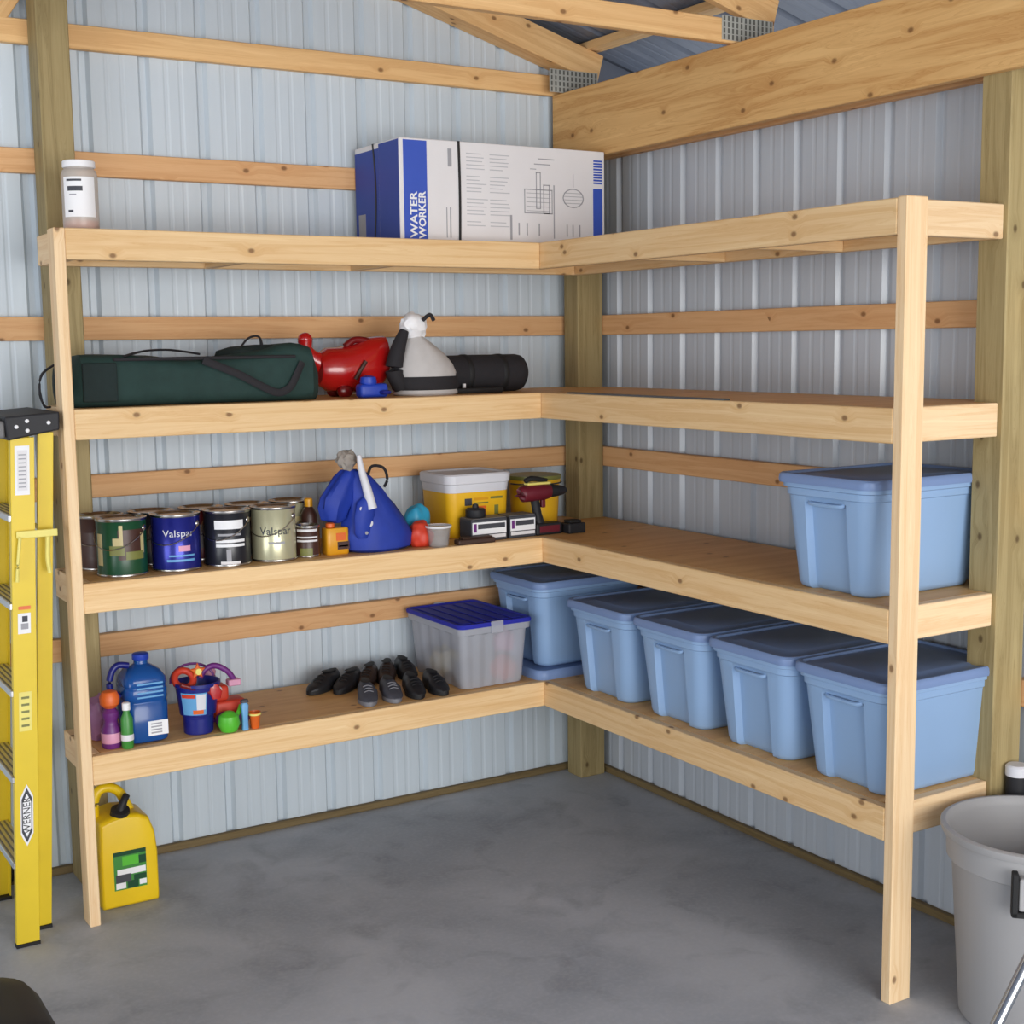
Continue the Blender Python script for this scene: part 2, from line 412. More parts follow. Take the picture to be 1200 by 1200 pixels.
# posts
for nm, lo, hi, lb in (
    ('timber_post', (-.178, -.178, 0), (-.041, -.064, 3.145), 'greenish treated timber post standing in the wall corner'),
    ('timber_post', (-.178, -2.512, 0), (-.041, -2.398, 3.145), 'greenish treated timber post at the near end of the right shelves'),
    ('timber_post', (-2.5005, -.178, 0), (-2.387, -.041, 3.86), 'olive treated timber post behind the left end of the shelves')):
    o = board(nm, lo, hi, 'treated', bevel=.004); tag(o, lb, 'post', 'treated wall posts')
o = board('header_beam', (-.217, -9.1, 2.843), (-.179, -.042, 3.148), 'header_wood'); tag(o, 'wide knotty timber header beam high along the right wall', 'beam')
o = board('header_beam', (-.039, -9.1, 2.862), (-.001, -.05, 3.146), 'girt_wood'); tag(o, 'outer header board against the steel behind the wide header beam', 'beam')
# trusses
def truss(y0, y1, yt, label, webs, plates):
    t = empty('roof_truss', (-.12, (y0+y1)/2, 3.15), label, 'truss', 'roof trusses'); off = t.location
    zc = lambda a: 3.205+SLOPE*a
    board('bottom_chord', (-9.12, y0, 3.15), (-.01, y1, 3.237), 'truss_wood', t, off=off)
    th = .131
    for sgn in (0, 1):
        a0, a1 = (.0, 4.57); f = (lambda a: -a) if sgn == 0 else (lambda a: -9.14+a)
        pa = Vector((f(a0), (yt+y1)/2, zc(a0)+th/2)); pb = Vector((f(a1), (yt+y1)/2, zc(a1)+th/2))
        beam('top_chord', pa, pb, y1-yt, th*.95, 'truss_wood', t, off=off)
    for a, b in webs:
        beam('web', (-a, (y0+y1)/2, 3.235), (-b, (y0+y1)/2, zc(min(b, 9.14-b))+.02), y1-y0-.002, .089, 'truss_wood', t, off=off)
    for (x0, x1, z0, z1) in plates:
        b = MB(); yp = min(y0, yt); b.box((x0-off.x, yp-.003-off.y, z0-off.z), (x1-off.x, yp-.0008-off.y, z1-off.z))
        g = b.build('gusset_plate', 'galvanised', t); c = MB()
        n = 12
        for i in range(n):
            xx = x0+(x1-x0)*(i+.5)/n-off.x
            for r in range(4):
                zz = z0+(z1-z0)*(r+.5)/4-off.z; c.box((xx-.004, yp-.0045-off.y, zz-.009), (xx+.004, yp-.003-off.y, zz+.009))
        tag(c.build('plate_slots', 'plate_slot', g), kind='stuff')
webs = [(2.5, 1.55), (2.62, 3.5), (4.57, 3.55), (4.6, 5.5), (6.64, 7.55), (6.52, 5.6)]
pl = [(-.27, -.02, 3.158, 3.246)]
truss(-.039, -.002, -.115, 'gable end truss against the left steel wall', [(2.62, 2.2), (2.68, 3.5)]+webs[2:], [(-.28, -.02, 3.15, 3.25)])
truss(-1.271, -1.233, -1.271, 'second roof truss resting on the wide header beam', webs, pl)

# ------------------------------------------------------------------ the L-shaped shelving
XI, YI, XL, YR = -.6457, -.589, -2.5774, -2.534
ZS = (2.449, 1.840, 1.236, .620)
SO = Vector((-.62, -.57, 0))
sh = empty('storage_shelf', SO, 'L-shaped pine storage shelving with four plywood levels and two legs', 'shelving')
PT = .016
for z in ZS:
    t = z-PT-.0005; b = t-.089; e = z
    board('front_rail', (XL+.0385, YI, b), (XI-.0005, YI+.038, e), 'pine', sh, off=SO)
    board('front_rail', (XI, YR+.0385, b), (XI+.038, YI+.038, e), 'pine', sh, off=SO)
    board('end_rail', (XL+.0385, YI+.0385, b), (XL+.076, -.1795, e), 'pine_pale', sh, off=SO)
    board('end_rail', (XI+.0385, YR+.0385, b), (-.1795, YR+.0765, e), 'pine_pale', sh, off=SO)
    board('back_rail', (XL+.0765, -.2175, b), (-.219, -.1795, t), 'pine', sh, off=SO)
    board('back_rail', (-.2175, YR+.077, b), (-.1795, -.18, t), 'pine', sh, off=SO)
    for x in (-1.93, -1.32): board('joist', (x, YI+.0385, b), (x+.038, -.218, t), 'pine', sh, off=SO)
    for y in (-1.86, -1.24): board('joist', (XI+.0385, y, b), (-.218, y+.038, t), 'pine', sh, off=SO)
    def deck(poly):
        n = len(poly); d = MB(); d.loft([[(x-SO.x, y-SO.y, z-PT) for x, y in poly], [(x-SO.x, y-SO.y, z) for x, y in poly]])
        return d
    deck([(XL+.0765, YI+.0385), (-.0415, YI+.0385), (-.0415, -.180), (-.180, -.180), (-.180, -.0415), (-2.3855, -.0415), (-2.3855, -.180), (XL+.0765, -.180)]).build('shelf_deck', 'plywood', sh)
    o = deck([(XI+.0385, YR+.077), (-.180, YR+.077), (-.180, -2.396), (-.0415, -2.396), (-.0415, YI+.037), (XI+.0385, YI+.037)]).build('shelf_deck', 'plywood', sh)
board('leg', (XL, YI, 0), (XL+.038, YI+.089, 2.449), 'pine_pale', sh, off=SO)
board('leg', (XI, YR, 0), (XI+.089, YR+.038, 2.452), 'pine_pale', sh, off=SO)

# ------------------------------------------------------------------ blue lidded totes
def tote_ring(l, w, r, z, rec, pw=.17):
    n = 5; out = []
    def arc(sx, sy, a0):
        for i in range(n+1):
            a = a0+PI/2*i/n; out.append((sx*(l/2-r)+r*math.cos(a), sy*(w/2-r)+r*math.sin(a), z))
    arc(1, 1, 0); arc(-1, 1, PI/2)
    out.extend([(-l/2, pw/2+.006, z), (-l/2+rec, pw/2-.004, z), (-l/2+rec, -pw/2+.004, z), (-l/2, -pw/2-.006, z)])
    arc(-1, -1, PI); arc(1, -1, 3*PI/2)
    out.extend([(l/2, -pw/2-.006, z), (l/2-rec, -pw/2+.004, z), (l/2-rec, pw/2-.004, z), (l/2, pw/2+.006, z)])
    return out
def lid_mesh(L, Wd, h):
    b = MB()
    b.loft([rrect(L, Wd, .05, 0), rrect(L+.004, Wd+.004, .052, h*.35), rrect(L, Wd, .05, h*.8), rrect(L-.012, Wd-.012, .046, h),
            rrect(L-.034, Wd-.034, .04, h), rrect(L-.046, Wd-.046, .036, h-.007), rrect(L-.16, Wd-.14, .03, h-.007), rrect(L-.175, Wd-.155, .03, h-.003)])
    return b
def make_tote():
    t = empty('storage_tote', (0, 0, 0)); b = MB()
    l0, w0, l1, w1 = .485, .335, .548, .392
    H = .335
    def at(z): k = z/H; return l0+(l1-l0)*k, w0+(w1-w0)*k
    rings = [tote_ring(l0-.03, w0-.03, .04, 0, .02)]
    for z in (.006, .02, .12, .22, .283): l, w = at(z); rings.append(tote_ring(l-(.008 if z == .006 else 0), w-(.008 if z == .006 else 0), .055, z, .024))
    l, w = at(.29); rings.append(tote_ring(l, w, .055, .292, .004))
    l, w = at(.305); rings.append(tote_ring(l, w, .055, .305, 0)); rings.append(tote_ring(l+.012, w+.012, .058, .309, 0)); rings.append(tote_ring(l+.013, w+.013, .058, .33, 0))
    rings.append(tote_ring(l1+.026, w1+.026, .06, .334, 0)); rings.append(tote_ring(l1+.026, w1+.026, .06, .346, 0))
    b.loft(rings); b.build('body', 'tote_blue', t, smooth=True)
    for s in (-1, 1):
        h = MB(); l, w = at(.285); x = s*(l/2-.004)
        h.tube([(x-s*.006, -.075, .288), (x+s*.006, -.06, .284), (x+s*.008, 0, .283), (x+s*.006, .06, .284), (x-s*.006, .075, .288)], .0065, 8)
        h.build('handle', 'tote_blue', t, smooth=True)
    o = lid_mesh(.588, .432, .03).build('lid', 'lid_blue_shaded', t, smooth=True); o.location = (0, 0, .347)
    return t
tote = make_tote()
spots = [((-.338, -.93, .62), 0, 'blue lidded tote on the bottom shelf, first along from the wall corner row'),
         ((-.338, -1.385, .62), 0, 'second blue lidded tote from the corner in the bottom shelf row'),
         ((-.338, -1.835, .62), 0, 'third blue lidded tote from the corner in the bottom shelf row'),
         ((-.338, -2.275, .62), 0, 'blue lidded tote on the bottom shelf behind the near leg'),
         ((-.338, -2.185, 1.236), 0, 'blue lidded tote alone on the second shelf up, by the near leg'),
         ((-.368, -.36, .662), 0, 'blue tote in the wall corner raised on a spare lid')]
for i, (loc, rz, lb) in enumerate(spots):
    o = tote if i == 0 else copy_tree(tote)
    o.location = loc; o.rotation_euler = (0, 0, rz); tag(o, lb, 'storage tote', 'blue storage totes')
o = lid_mesh(.588, .432, .04).build('tote_lid', 'lid_blue_shaded', None, smooth=True); o.location = (-.368, -.36, .62)
tag(o, 'spare blue tote lid lying under the tote in the wall corner', 'lid')

# clear bin with blue lid
t = empty('clear_bin', (-.858, -.315, .62), 'clear plastic bin with royal blue ridged lid beside the shoes', 'storage bin')
b = MB(); wv = []
def bin_ring(l, w, z, amp):
    r = rrect(l, w, .03, z, 4); out = []
    m = len(r)
    for i in range(m):
        p = Vector(r[i]); q = Vector(r[(i+1) % m]); d = (q-p).length; k = 17 if d > .1 else 1
        for j in range(k):
            c = p.lerp(q, j/k); nrm = Vector((c.x, 0, 0)).normalized() if abs(abs(c.x)-l/2) < .01 else Vector((0, c.y, 0)).normalized()
            out.append(tuple(c - (nrm*amp if (k > 1 and j % 4 in (1, 2)) else Vector())))
    return out
b.loft([bin_ring(.29, .42, .002, .004), bin_ring(.30, .43, .02, .006), bin_ring(.325, .462, .225, .006), bin_ring(.325, .462, .232, 0), bin_ring(.348, .488, .236, 0), bin_ring(.35, .49, .262, 0)], True, False)
o = b.build('body', 'clear_plastic', t, smooth=True)
lid = MB(); lid.loft([rrect(.356, .496, .03, .2625), rrect(.36, .5, .03, .272), rrect(.352, .492, .03, .28), rrect(.33, .47, .025, .28), rrect(.32, .46, .02, .274)]).build('lid', 'lid_royal', t, smooth=True)
for i in range(5):
    x = -.12+i*.06; bb = MB(); bb.box((x-.02, -.205, .2735), (x+.02, .205, .2785)); bb.build('lid_ridge', 'lid_royal', t, bevel=.002)
for s in (-1, 1):
    MB().box((-.03, s*.2485-.004, .232), (.03, s*.2485+.004, .284)).build('latch', 'clear_plastic', t, bevel=.003)
for (x, y, z, r, m, s, lb) in ((-.77, -.455, .70, .055, 'red_orange', 1, 'red toy pressed against the inside of the clear bin, lower one'), (-.755, -.44, .80, .05, 'pink', 2, 'pink toy inside the clear bin above the red one'), (-.93, -.24, .70, .065, 'print_tan', 3, 'tan bundle at the back left inside the clear bin'), (-.91, -.40, .69, .05, 'shoe_grey', 4, 'grey bundle at the front left inside the clear bin')):
    o = blob('packed_toy', r, r, r*1.05, m, None, (0, 0, 0), .3, 2.5, s, 3); o.location = (x, y, z-.0); o.location.z = .624+r*.84 if z < .75 else .785
    tag(o, lb, 'toy', 'things inside the clear bin')

# ------------------------------------------------------------------ ladder
def make_ladder():
    L = empty('step_ladder', (-2.79, -.37, 0), 'folded yellow fibreglass step ladder with black top beside the left leg', 'ladder'); off = L.location
    def rail(bot, top, w, d, name, fac):
        # web plate facing fac (-1 = towards the camera) with two flanges
        b = MB(); B, T = Vector(bot)-off, Vector(top)-off
        def sec(c):
            x, y, z = c; th = .005; y0, y1 = (y, y+d) if fac < 0 else (y-d, y)
            yw = y0 if fac < 0 else y1; yi = yw+th if fac < 0 else yw-th; ye = y1 if fac < 0 else y0
            return [(x-w/2, ye, z), (x-w/2, yw, z), (x+w/2, yw, z), (x+w/2, ye, z), (x+w/2-th, ye, z), (x+w/2-th, yi, z), (x-w/2+th, yi, z), (x-w/2+th, ye, z)]
        b.loft([sec(B), sec(T)]); return b.build(name, 'ladder_yellow', L, bevel=.0012)
    fb, ft = (-2.7965, -.62, .012), (-2.714, -.585, 1.752)
    front = rail(fb, ft, .077, .03, 'front_rail', -1)
    far = rail((-2.7965, -.13, .012), (-2.714, -.165, 1.752), .077, .03, 'front_rail', 1)
    rb, rt = (-2.715, -.50, .012), (-2.632, -.565, 1.765)
    rail(rb, rt, .05, .022, 'rear_rail', -1); rail((-2.715, -.25, .012), (-2.632, -.185, 1.765), .05, .022, 'rear_rail', 1)
    for i in range(5):
        z = .29+i*.298; k = z/1.75
        y0 = -.62+.035*k+.0055; y1 = -.13-.035*k-.0055; xc = -2.7965+.0825*k
        s = MB(); s.box((xc-.0325-off.x-.015, y0-off.y, z-.012), (xc+.0325-off.x, y1-off.y, z+.012)); st = s.build('step', 'aluminium', L, bevel=.003)
        for q in range(4):
            g = MB(); xx = xc-.04+q*.018-off.x; g.box((xx, y0+.01-off.y, z+.0115), (xx+.006, y1-.01-off.y, z+.0135)); g.build('tread_groove', 'grey_dark', st)
    for i in range(4):
        z = .35+i*.36; k = z/1.75; xc = -2.715+.083*k; ya = -.5-.065*k+.006; yb = -.25+.065*k-.006
        MB().tube([(xc-off.x, ya-off.y, z), (xc-off.x, yb-off.y, z)], .009, 8).build('rear_brace', 'aluminium', L, smooth=True)
    c = MB(); z0, z1 = 1.744, 1.836
    c.loft([[(-2.765-off.x, y-off.y, z0+.0) for y in (-.605, -.145)]+[(-2.594-off.x, y-off.y, z0+.03) for y in (-.145, -.605)],
            [(-2.772-off.x, y-off.y, z1-.012) for y in (-.605, -.145)]+[(-2.592-off.x, y-off.y, z1) for y in (-.145, -.605)]])
    cap = c.build('top_cap', 'black_plastic', L, bevel=.006, seg=2)
    MB().box((-2.83-off.x, -.59-off.y, 1.752), (-2.768-off.x, -.16-off.y, 1.81)).build('tool_tray', 'grey_dark', L, bevel=.008, seg=2)
    for (x, z) in ((-2.735, 1.79), (-2.70, 1.808), (-2.70, 1.776), (-2.63, 1.8)):
        r = MB(); r.lathe([(.007, 0), (.006, .003), (.003, .0045)], 12, Matrix.Translation((x-off.x, -.6049-off.y, z)) @ Matrix.Rotation(PI/2, 4, 'X')); r.build('rivet', 'white_print', cap, smooth=True)
    for bx, by, wd in ((-2.7965, -.606, .08), (-2.7965, -.144, .08), (-2.715, -.49, .052), (-2.715, -.26, .052)):
        MB().box((bx-wd/2-off.x, by-.017-off.y, 0), (bx+wd/2-off.x, by+.017-off.y, .0115)).build('foot', 'black_rubber', L)
    def at(z, dx=0, o=.0012):
        k = (z-.012)/1.74; return Vector((-2.7965+.0825*k+dx*math.cos(.047), -.62+.035*k-o, z))-off
    def patch(name, z0, z1, x0, x1, m, o=.0012, p=front):
        b = MB(); b.add([at(z0, x0, o), at(z0, x1, o), at(z1, x1, o), at(z1, x0, o)], [(0, 1, 2, 3)])
        return b.build(name, m, L)
    patch('label_sticker', 1.56, 1.725, -.026, .022, 'white_print', .0016); patch('label_sticker', 1.575, 1.71, -.018, .015, 'paper', .0022)
    for i in range(9): patch('label_print', 1.585+i*.0135, 1.589+i*.0135, -.014, .01, 'ink_grey', .0028)
    patch('label_sticker', 1.09, 1.16, -.022, .02, 'white_print', .0016); patch('label_print', 1.13, 1.15, -.008, .01, 'ink_dark', .0022); patch('label_print', 1.105, 1.125, -.012, .012, 'ink_grey', .0022)
    patch('label_sticker', 1.172, 1.184, -.02, .02, 'orange', .0016)
    patch('label_sticker', .755, .89, -.022, .02, 'pale_yellow', .0016)
    for i in range(5): patch('label_print', .77+i*.024, .778+i*.024, -.014, .012, 'print_olive', .0022)
    # pointed maker's badge with the name running up the rail
    def badge(s, m, o):
        zc, hz, hx = .462, .108*s, .021*s-(.0 if s == 1 else .001)
        ps = [(0, -hz), (hx, -hz*.6), (hx, hz*.6), (0, hz), (-hx, hz*.6), (-hx, -hz*.6)]
        b = MB(); b.add([at(zc+q, x, o) for x, q in ps], [tuple(range(6))]); return b.build('badge', m, L)
    badge(1, 'white_print', .0016); badge(.88, 'ink_dark', .0022); badge(.7, 'white_print', .0028)
    ax = (at(.6)-at(.3)).normalized(); side = Vector((1, 0, 0)); nm = Vector((0, -1, 0))
    mt = Matrix.Translation(at(.462, 0, .0036)) @ Matrix((ax, -side, nm)).transposed().to_4x4()
    lettering('WERNER', .034, mt, 'strap_black', L, sx=.93)
    # pale strap looped round both rails
    MB().box((-2.755-off.x, -.606-off.y, 1.415), (-2.62-off.x, -.601-off.y, 1.44)).build('strap', 'pale_yellow', L, bevel=.002)
    MB().tube([(-2.745-off.x, -.611-off.y, 1.42), (-2.757-off.x, -.613-off.y, 1.33), (-2.762-off.x, -.611-off.y, 1.27)], .006, 8).build('strap', 'pale_yellow', L, smooth=True)
    MB().tube([(-2.65-off.x, -.596-off.y, 1.42), (-2.655-off.x, -.597-off.y, 1.34), (-2.65-off.x, -.596-off.y, 1.29)], .008, 8).build('strap', 'pale_yellow', L, smooth=True)
make_ladder()

# ------------------------------------------------------------------ fuel can
def make_fuel_can():
    t = empty('fuel_can', (-2.395, -.385, 0), 'yellow plastic fuel can with green label standing on the floor', 'fuel can')
    prof = [(-.104, 0), (.104, 0), (.106, .02), (.106, .19), (.098, .27), (.078, .325), (.04, .345), (-.02, .352), (-.06, .345), (-.104, .33), (-.108, .2), (-.108, .02)]
    b = MB(); rings = []
    for y, s in ((-.095, .93), (-.085, .985), (-.07, 1), (.07, 1), (.085, .985), (.095, .93)):
        rings.append([(x*s, y, .17+(z-.17)*s) for x, z in prof])
    for r in rings:
        for i, q in enumerate(r): r[i] = (q[0], q[1], max(0, q[2]) if q[2] > .03 else (q[2]-rings[0][0][2]*0))
    b.loft(rings); o = b.build('body', 'can_yellow', t, smooth=True, bevel=.004, seg=2)
    zmin = min(v.co.z for v in o.data.vertices)
    for v in o.data.vertices: v.co.z -= zmin
    h = MB(); h.tube([(-.1, .0, .31), (-.098, .0, .39), (-.075, .0, .43), (-.035, .0, .432), (.0, .0, .405), (.03, .0, .335)], [.02, .02, .018, .018, .018, .02], 12)
    h.build('handle', 'can_yellow', t, smooth=True)
    c = MB(); mt = Matrix.Translation((-.02, -.055, .335)) @ Matrix.Rotation(.35, 4, 'X')
    c.lathe([(.034, -.01), (.036, .008), (.034, .032), (.02, .036)], 20, mt); cap = c.build('cap', 'black_plastic', t, smooth=True)
    n = MB(); n.tube([(-.02, -.066, .36), (-.005, -.062, .392), (.01, -.05, .41)], [.017, .014, .013], 12); n.build('spout', 'black_plastic', cap, smooth=True)
    def pr(x0, x1, z0, z1, m, o=.0006, nm='label_print'):
        MB().box((x0, -.0955-o, z0), (x1, -.0945, z1)).build(nm, m, t)
    pr(-.062, .058, .07, .215, 'leaf_green', .0006, 'label')
    pr(-.062, .058, .2, .215, 'paint_green', .0012); pr(-.03, .03, .16, .195, 'lime', .0012); pr(.03, .058, .16, .19, 'paint_green', .0012)
    pr(-.05, .055, .125, .148, 'white_print', .0012); pr(-.056, .0, .098, .128, 'ink_dark', .0018); pr(.01, .056, .1, .12, 'paint_green', .0018)
    pr(-.056, -.02, .075, .097, 'white_print', .0012); pr(-.014, .026, .072, .1, 'paint_green', .0012); pr(.03, .056, .078, .098, 'white_print', .0012)
make_fuel_can()

# ------------------------------------------------------------------ rubbish bin, tube, tub, wheel, bucket
def make_trash_can():
    t = empty('trash_can', (-.335, -2.815, 0), 'large open beige-grey plastic trash can beside the near post', 'trash can')
    H = .6
    prof = [(.0, .004), (.19, .004), (.205, .0), (.215, .012), (.247, H-.11), (.25, H-.105), (.262, H-.1), (.264, H-.05), (.262, H-.03), (.277, H-.026), (.281, H-.016), (.281, H-.004), (.275, H),
            (.266, H), (.26, H-.006), (.256, H-.03), (.25, H-.1), (.242, H-.12), (.208, .02), (.0, .016)]
    b = MB(); b.lathe(prof, 56, None, False, False); b.build('body', 'grey_plastic', t, smooth=True)
    cam_a = math.atan2(-5.34+2.80, -3.71+.325)
    for a, nm in ((cam_a+.13, 'a'), (cam_a+.13+PI, 'b')):
        mt = Matrix.Rotation(a, 4, 'Z')
        g = MB()
        g.box((.259, -.085, H-.155), (.292, .085, H-.06), mt); lug = g.build('handle_lug', 'grey_plastic', t, bevel=.006, seg=2)
        k = MB()
        for lo, hi in (((.262, -.104, H-.172), (.298, -.0865, H-.045)), ((.262, .0865, H-.172), (.298, .104, H-.045)), ((.262, -.1035, H-.1725), (.298, .1035, H-.1565))): k.box(lo, hi, mt)
        k.build('handle_grip', 'black_rubber', t, bevel=.003)
make_trash_can()
t = empty('metal_tube_frame', (-1.3, -3.35, 0), 'shiny bent metal tube frame in front of the trash can', 'tube frame')
b = MB(); d = Vector((.091, 0, .113)).normalized(); A = Vector((-1.18, -3.35, .45))
p0 = A-d*(.45-.014)/d.z; p1 = A+d*.5
b.tube([p0-t.location-Vector((0, 0, 0)), A-t.location, p1-t.location, p1+Vector((.05, .0, .04))-t.location, p1+Vector((.3, 0, .04))-t.location], .014, 14); b.build('tube', 'chrome', t, smooth=True)
b = MB(); b.tube([p0+Vector((0, -.03, -.0))-t.location, p0+Vector((0, -.6, 0))-t.location], .013, 12); b.build('floor_tube', 'chrome', t, smooth=True)
# dark tub lower left
t = empty('plastic_tub', (-3.285, -1.72, 0), 'dark rounded plastic tub cut off at the lower left edge', 'tub')
b = MB(); b.loft([rrect(.62, .5, .08, 0), rrect(.64, .52, .1, .02), rrect(.66, .54, .12, .2), rrect(.64, .52, .12, .27), rrect(.58, .46, .12, .315), rrect(.46, .36, .1, .335), rrect(.2, .16, .05, .34)]); b.build('body', 'black_plastic', t, smooth=True)
MB().loft([rrect(.668, .548, .12, .16), rrect(.672, .552, .12, .17), rrect(.668, .548, .12, .18)]).build('rim', 'black_rubber', t, smooth=True)
# wheel behind the ladder
t = empty('cart_wheel', (-2.80, -.065, .085), 'small black cart wheel behind the foot of the yellow ladder', 'wheel'); t.rotation_euler = (0, 0, 0)
rx = Matrix.Rotation(PI/2, 4, 'X')
b = MB(); b.lathe([(.05, -.02), (.075, -.022), (.084, -.012), (.085, 0), (.084, .012), (.075, .022), (.05, .02), (.05, -.02)], 32, rx, False, False); b.build('tyre', 'black_rubber', t, smooth=True)
b = MB(); b.lathe([(.05, -.015), (.02, -.018), (.018, -.024), (.008, -.026)], 24, rx, False, True); b.build('hub', 'amber', t, smooth=True)
# black pipe behind the trash can
t = empty('capped_pipe', (-.1, -2.549, 0), 'black pipe with pale cap standing between the trash can and the post', 'pipe')
b = MB(); b.lathe([(.034, 0), (.034, .64)], 20); b.build('pipe', 'black_plastic', t, smooth=True)
b = MB(); b.lathe([(.036, .6405), (.0365, .645), (.0365, .67), (.03, .676)], 20); b.build('cap', 'pail_white', t, smooth=True)

# ------------------------------------------------------------------ top shelf: jar and carton
t = empty('plastic_jar', (-2.447, -.45, 2.449), 'white plastic jar with printed paper label at the left end of the top shelf', 'jar')
b = MB(); b.lathe([(.056, 0), (.06, .006), (.061, .03), (.061, .19), (.056, .205), (.05, .21), (.05, .214)], 32); b.build('body', 'jar_body', t, smooth=True)
b = MB(); b.lathe([(.053, 0.2145), (.055, .217), (.055, .235), (.052, .238)], 32); b.build('lid', 'white_print', t, smooth=True)
b = MB(); b.lathe([(.0575, .004), (.0575, .034)], 32); b.build('contents', 'orange', t, smooth=True)
ca = math.atan2(-5.34+.45, -3.71+2.447)
wrap_patch(.061, ca-1.0, ca+.9, .045, .18, 'white_print', t, 'label', 14)
wrap_patch(.0618, ca-.75, ca+.1, .165, .172, 'ink_dark', t); wrap_patch(.0618, ca-.7, ca+.15, .132, .148, 'ink_dark', t); wrap_patch(.0618, ca-.6, ca-.2, .118, .122, 'ink_grey', t); wrap_patch(.0618, ca-.7, ca-.4, .06, .068, 'ink_dark', t)

def make_carton():
    X0, X1, Y0, Y1, H = -1.207, -.222, -.45, -.048, .402
    t = empty('tank_carton', ((X0+X1)/2, (Y0+Y1)/2, 2.449), 'long blue and white printed carton on the top shelf near the corner', 'carton'); off = t.location
    w = (X1-X0)/2; d = (Y1-Y0)/2
    MB().box((-w, -d, 0), (w, d, H)).build('body', 'box_white', t, bevel=.004, seg=2)
    def fr(x0, x1, z0, z1, m, nm='print', o=.0008):   # on the front face
        return MB().box((x0-off.x, -d-o, z0), (x1-off.x, -d+.001, z1)).build(nm, m, t)
    fr(-1.19, -1.085, .006, .394, 'box_blue', 'blue_panel')
    for k, (s, x) in enumerate((('WATER', -1.146), ('WORKER', -1.108))):
        mt = Matrix.Translation((x-off.x, -d-.0014, .105)) @ Matrix((Vector((0, 0, 1)), Vector((-1, 0, 0)), Vector((0, -1, 0)))).transposed().to_4x4()
        lettering(s, .044, mt, 'white_print', t, sx=1.18 if k == 0 else .98, bold=.025)
    rnd = random.Random(3)
    for c in range(2):   # paragraphs of small print
        for i in range(20):
            if i % 6 == 5: continue
            x0 = -.905 if c == 0 else -.905+.11; z = .355-i*.015
            ln = .06+.04*rnd.random()
            fr(x0, x0+ln, z, z+.0035, 'ink_faint')
    fr(-.99, -.972, .3, .37, 'ink_grey'); fr(-.984, -.978, .02, .14, 'ink_grey'); fr(-1.0, -.996, .02, .14, 'ink_grey')
    # drawn tank outlines and dimension lines
    def outline(cx, z0, z1, hw, m='ink_grey'):
        fr(cx-hw, cx-hw+.004, z0, z1, m); fr(cx+hw-.004, cx+hw, z0, z1, m); fr(cx-hw, cx+hw, z1-.004, z1, m); fr(cx-hw, cx+hw, z0, z0+.004, m)
    outline(-.56, .13, .23, .07); outline(-.56, .15, .3, .012); outline(-.52, .13, .25, .016)
    for i in range(5): fr(-.62+.0*i, -.50, .14+i*.018, .142+i*.018, 'ink_grey')
    fr(-.58, -.5, .33, .334, 'ink_grey'); fr(-.56, -.48, .352, .356, 'ink_grey'); fr(-.6, -.57, .31, .313, 'ink_grey')
    b = MB(); ring = lambda r: [((-.385-off.x)+r*1.35*math.cos(a*PI/10), -d-.0008, .2+r*math.sin(a*PI/10)) for a in range(20)]
    b.loft([ring(.04), ring(.036)], False, False); b.build('print', 'ink_grey', t)
    for i in range(4): fr(-.432, -.338, .178+i*.014, .18+i*.014, 'ink_grey')
    fr(-.386, -.383, .245, .3, 'ink_grey')
    for x in (-.66, -.62, -.56, -.42, -.39, -.355): fr(x, x+.006, .04, .09, 'ink_grey')
    fr(-.70, -.69, .02, .12, 'ink_grey'); fr(-.485, -.48, .03, .25, 'ink_grey')
    fr(-.282, -.234, .012, .245, 'box_blue', 'blue_panel')
    for i in range(9): fr(-.28, -.235, .265+i*.0115, .265+i*.0115+.0075, 'box_blue')
    # left end face
    def le(y0, y1, z0, z1, m, nm='print', o=.0008):
        return MB().box((-w-o, y0-off.y, z0), (-w+.001, y1-off.y, z1)).build(nm, m, t)
    le(Y0+.006, -.27, .006, .396, 'box_navy', 'blue_panel'); le(-.268, Y1-.002, .004, .38, 'box_navy', 'blue_panel')
    le(-.14, -.075, .03, .13, 'ink_grey', 'shipping_label', .0014)
    # straps right round the carton
    def strap(axis, c, hw, bow):
        b = MB(); n = 12; o = .002
        if axis == 'x':
            path = [(-d-o, H*i/n) for i in range(n+1)] + [(d+o, H*(n-i)/n) for i in range(n+1)]
            path = [(y, -o*.0 if z == 0 else (H+o if z == H else z)) for y, z in path]
            rings = [[(c+bow*math.sin(PI*max(0, z)/H)+s*hw, y, max(z, .0005)) for s in (-1, 1)] for y, z in path]
        else:
            path = [(-w-o, H*i/n) for i in range(n+1)] + [(w+o, H*(n-i)/n) for i in range(n+1)]
            path = [(x, 0 if z == 0 else (H+o if z == H else z)) for x, z in path]
            rings = [[(x, c+bow*math.sin(PI*max(0, z)/H)+s*hw, max(z, .0005)) for s in (-1, 1)] for x, z in path]
        b.loft(rings, False, False, closed=False)
        o_ = b.build('strap', 'strap_black', t); md = o_.modifiers.new('thickness', 'SOLIDIFY'); md.thickness = .001; md.offset = 0
    strap('x', -.94-off.x, .0055, .003); strap('y', -.22-off.y, .006, -.022)
make_carton()

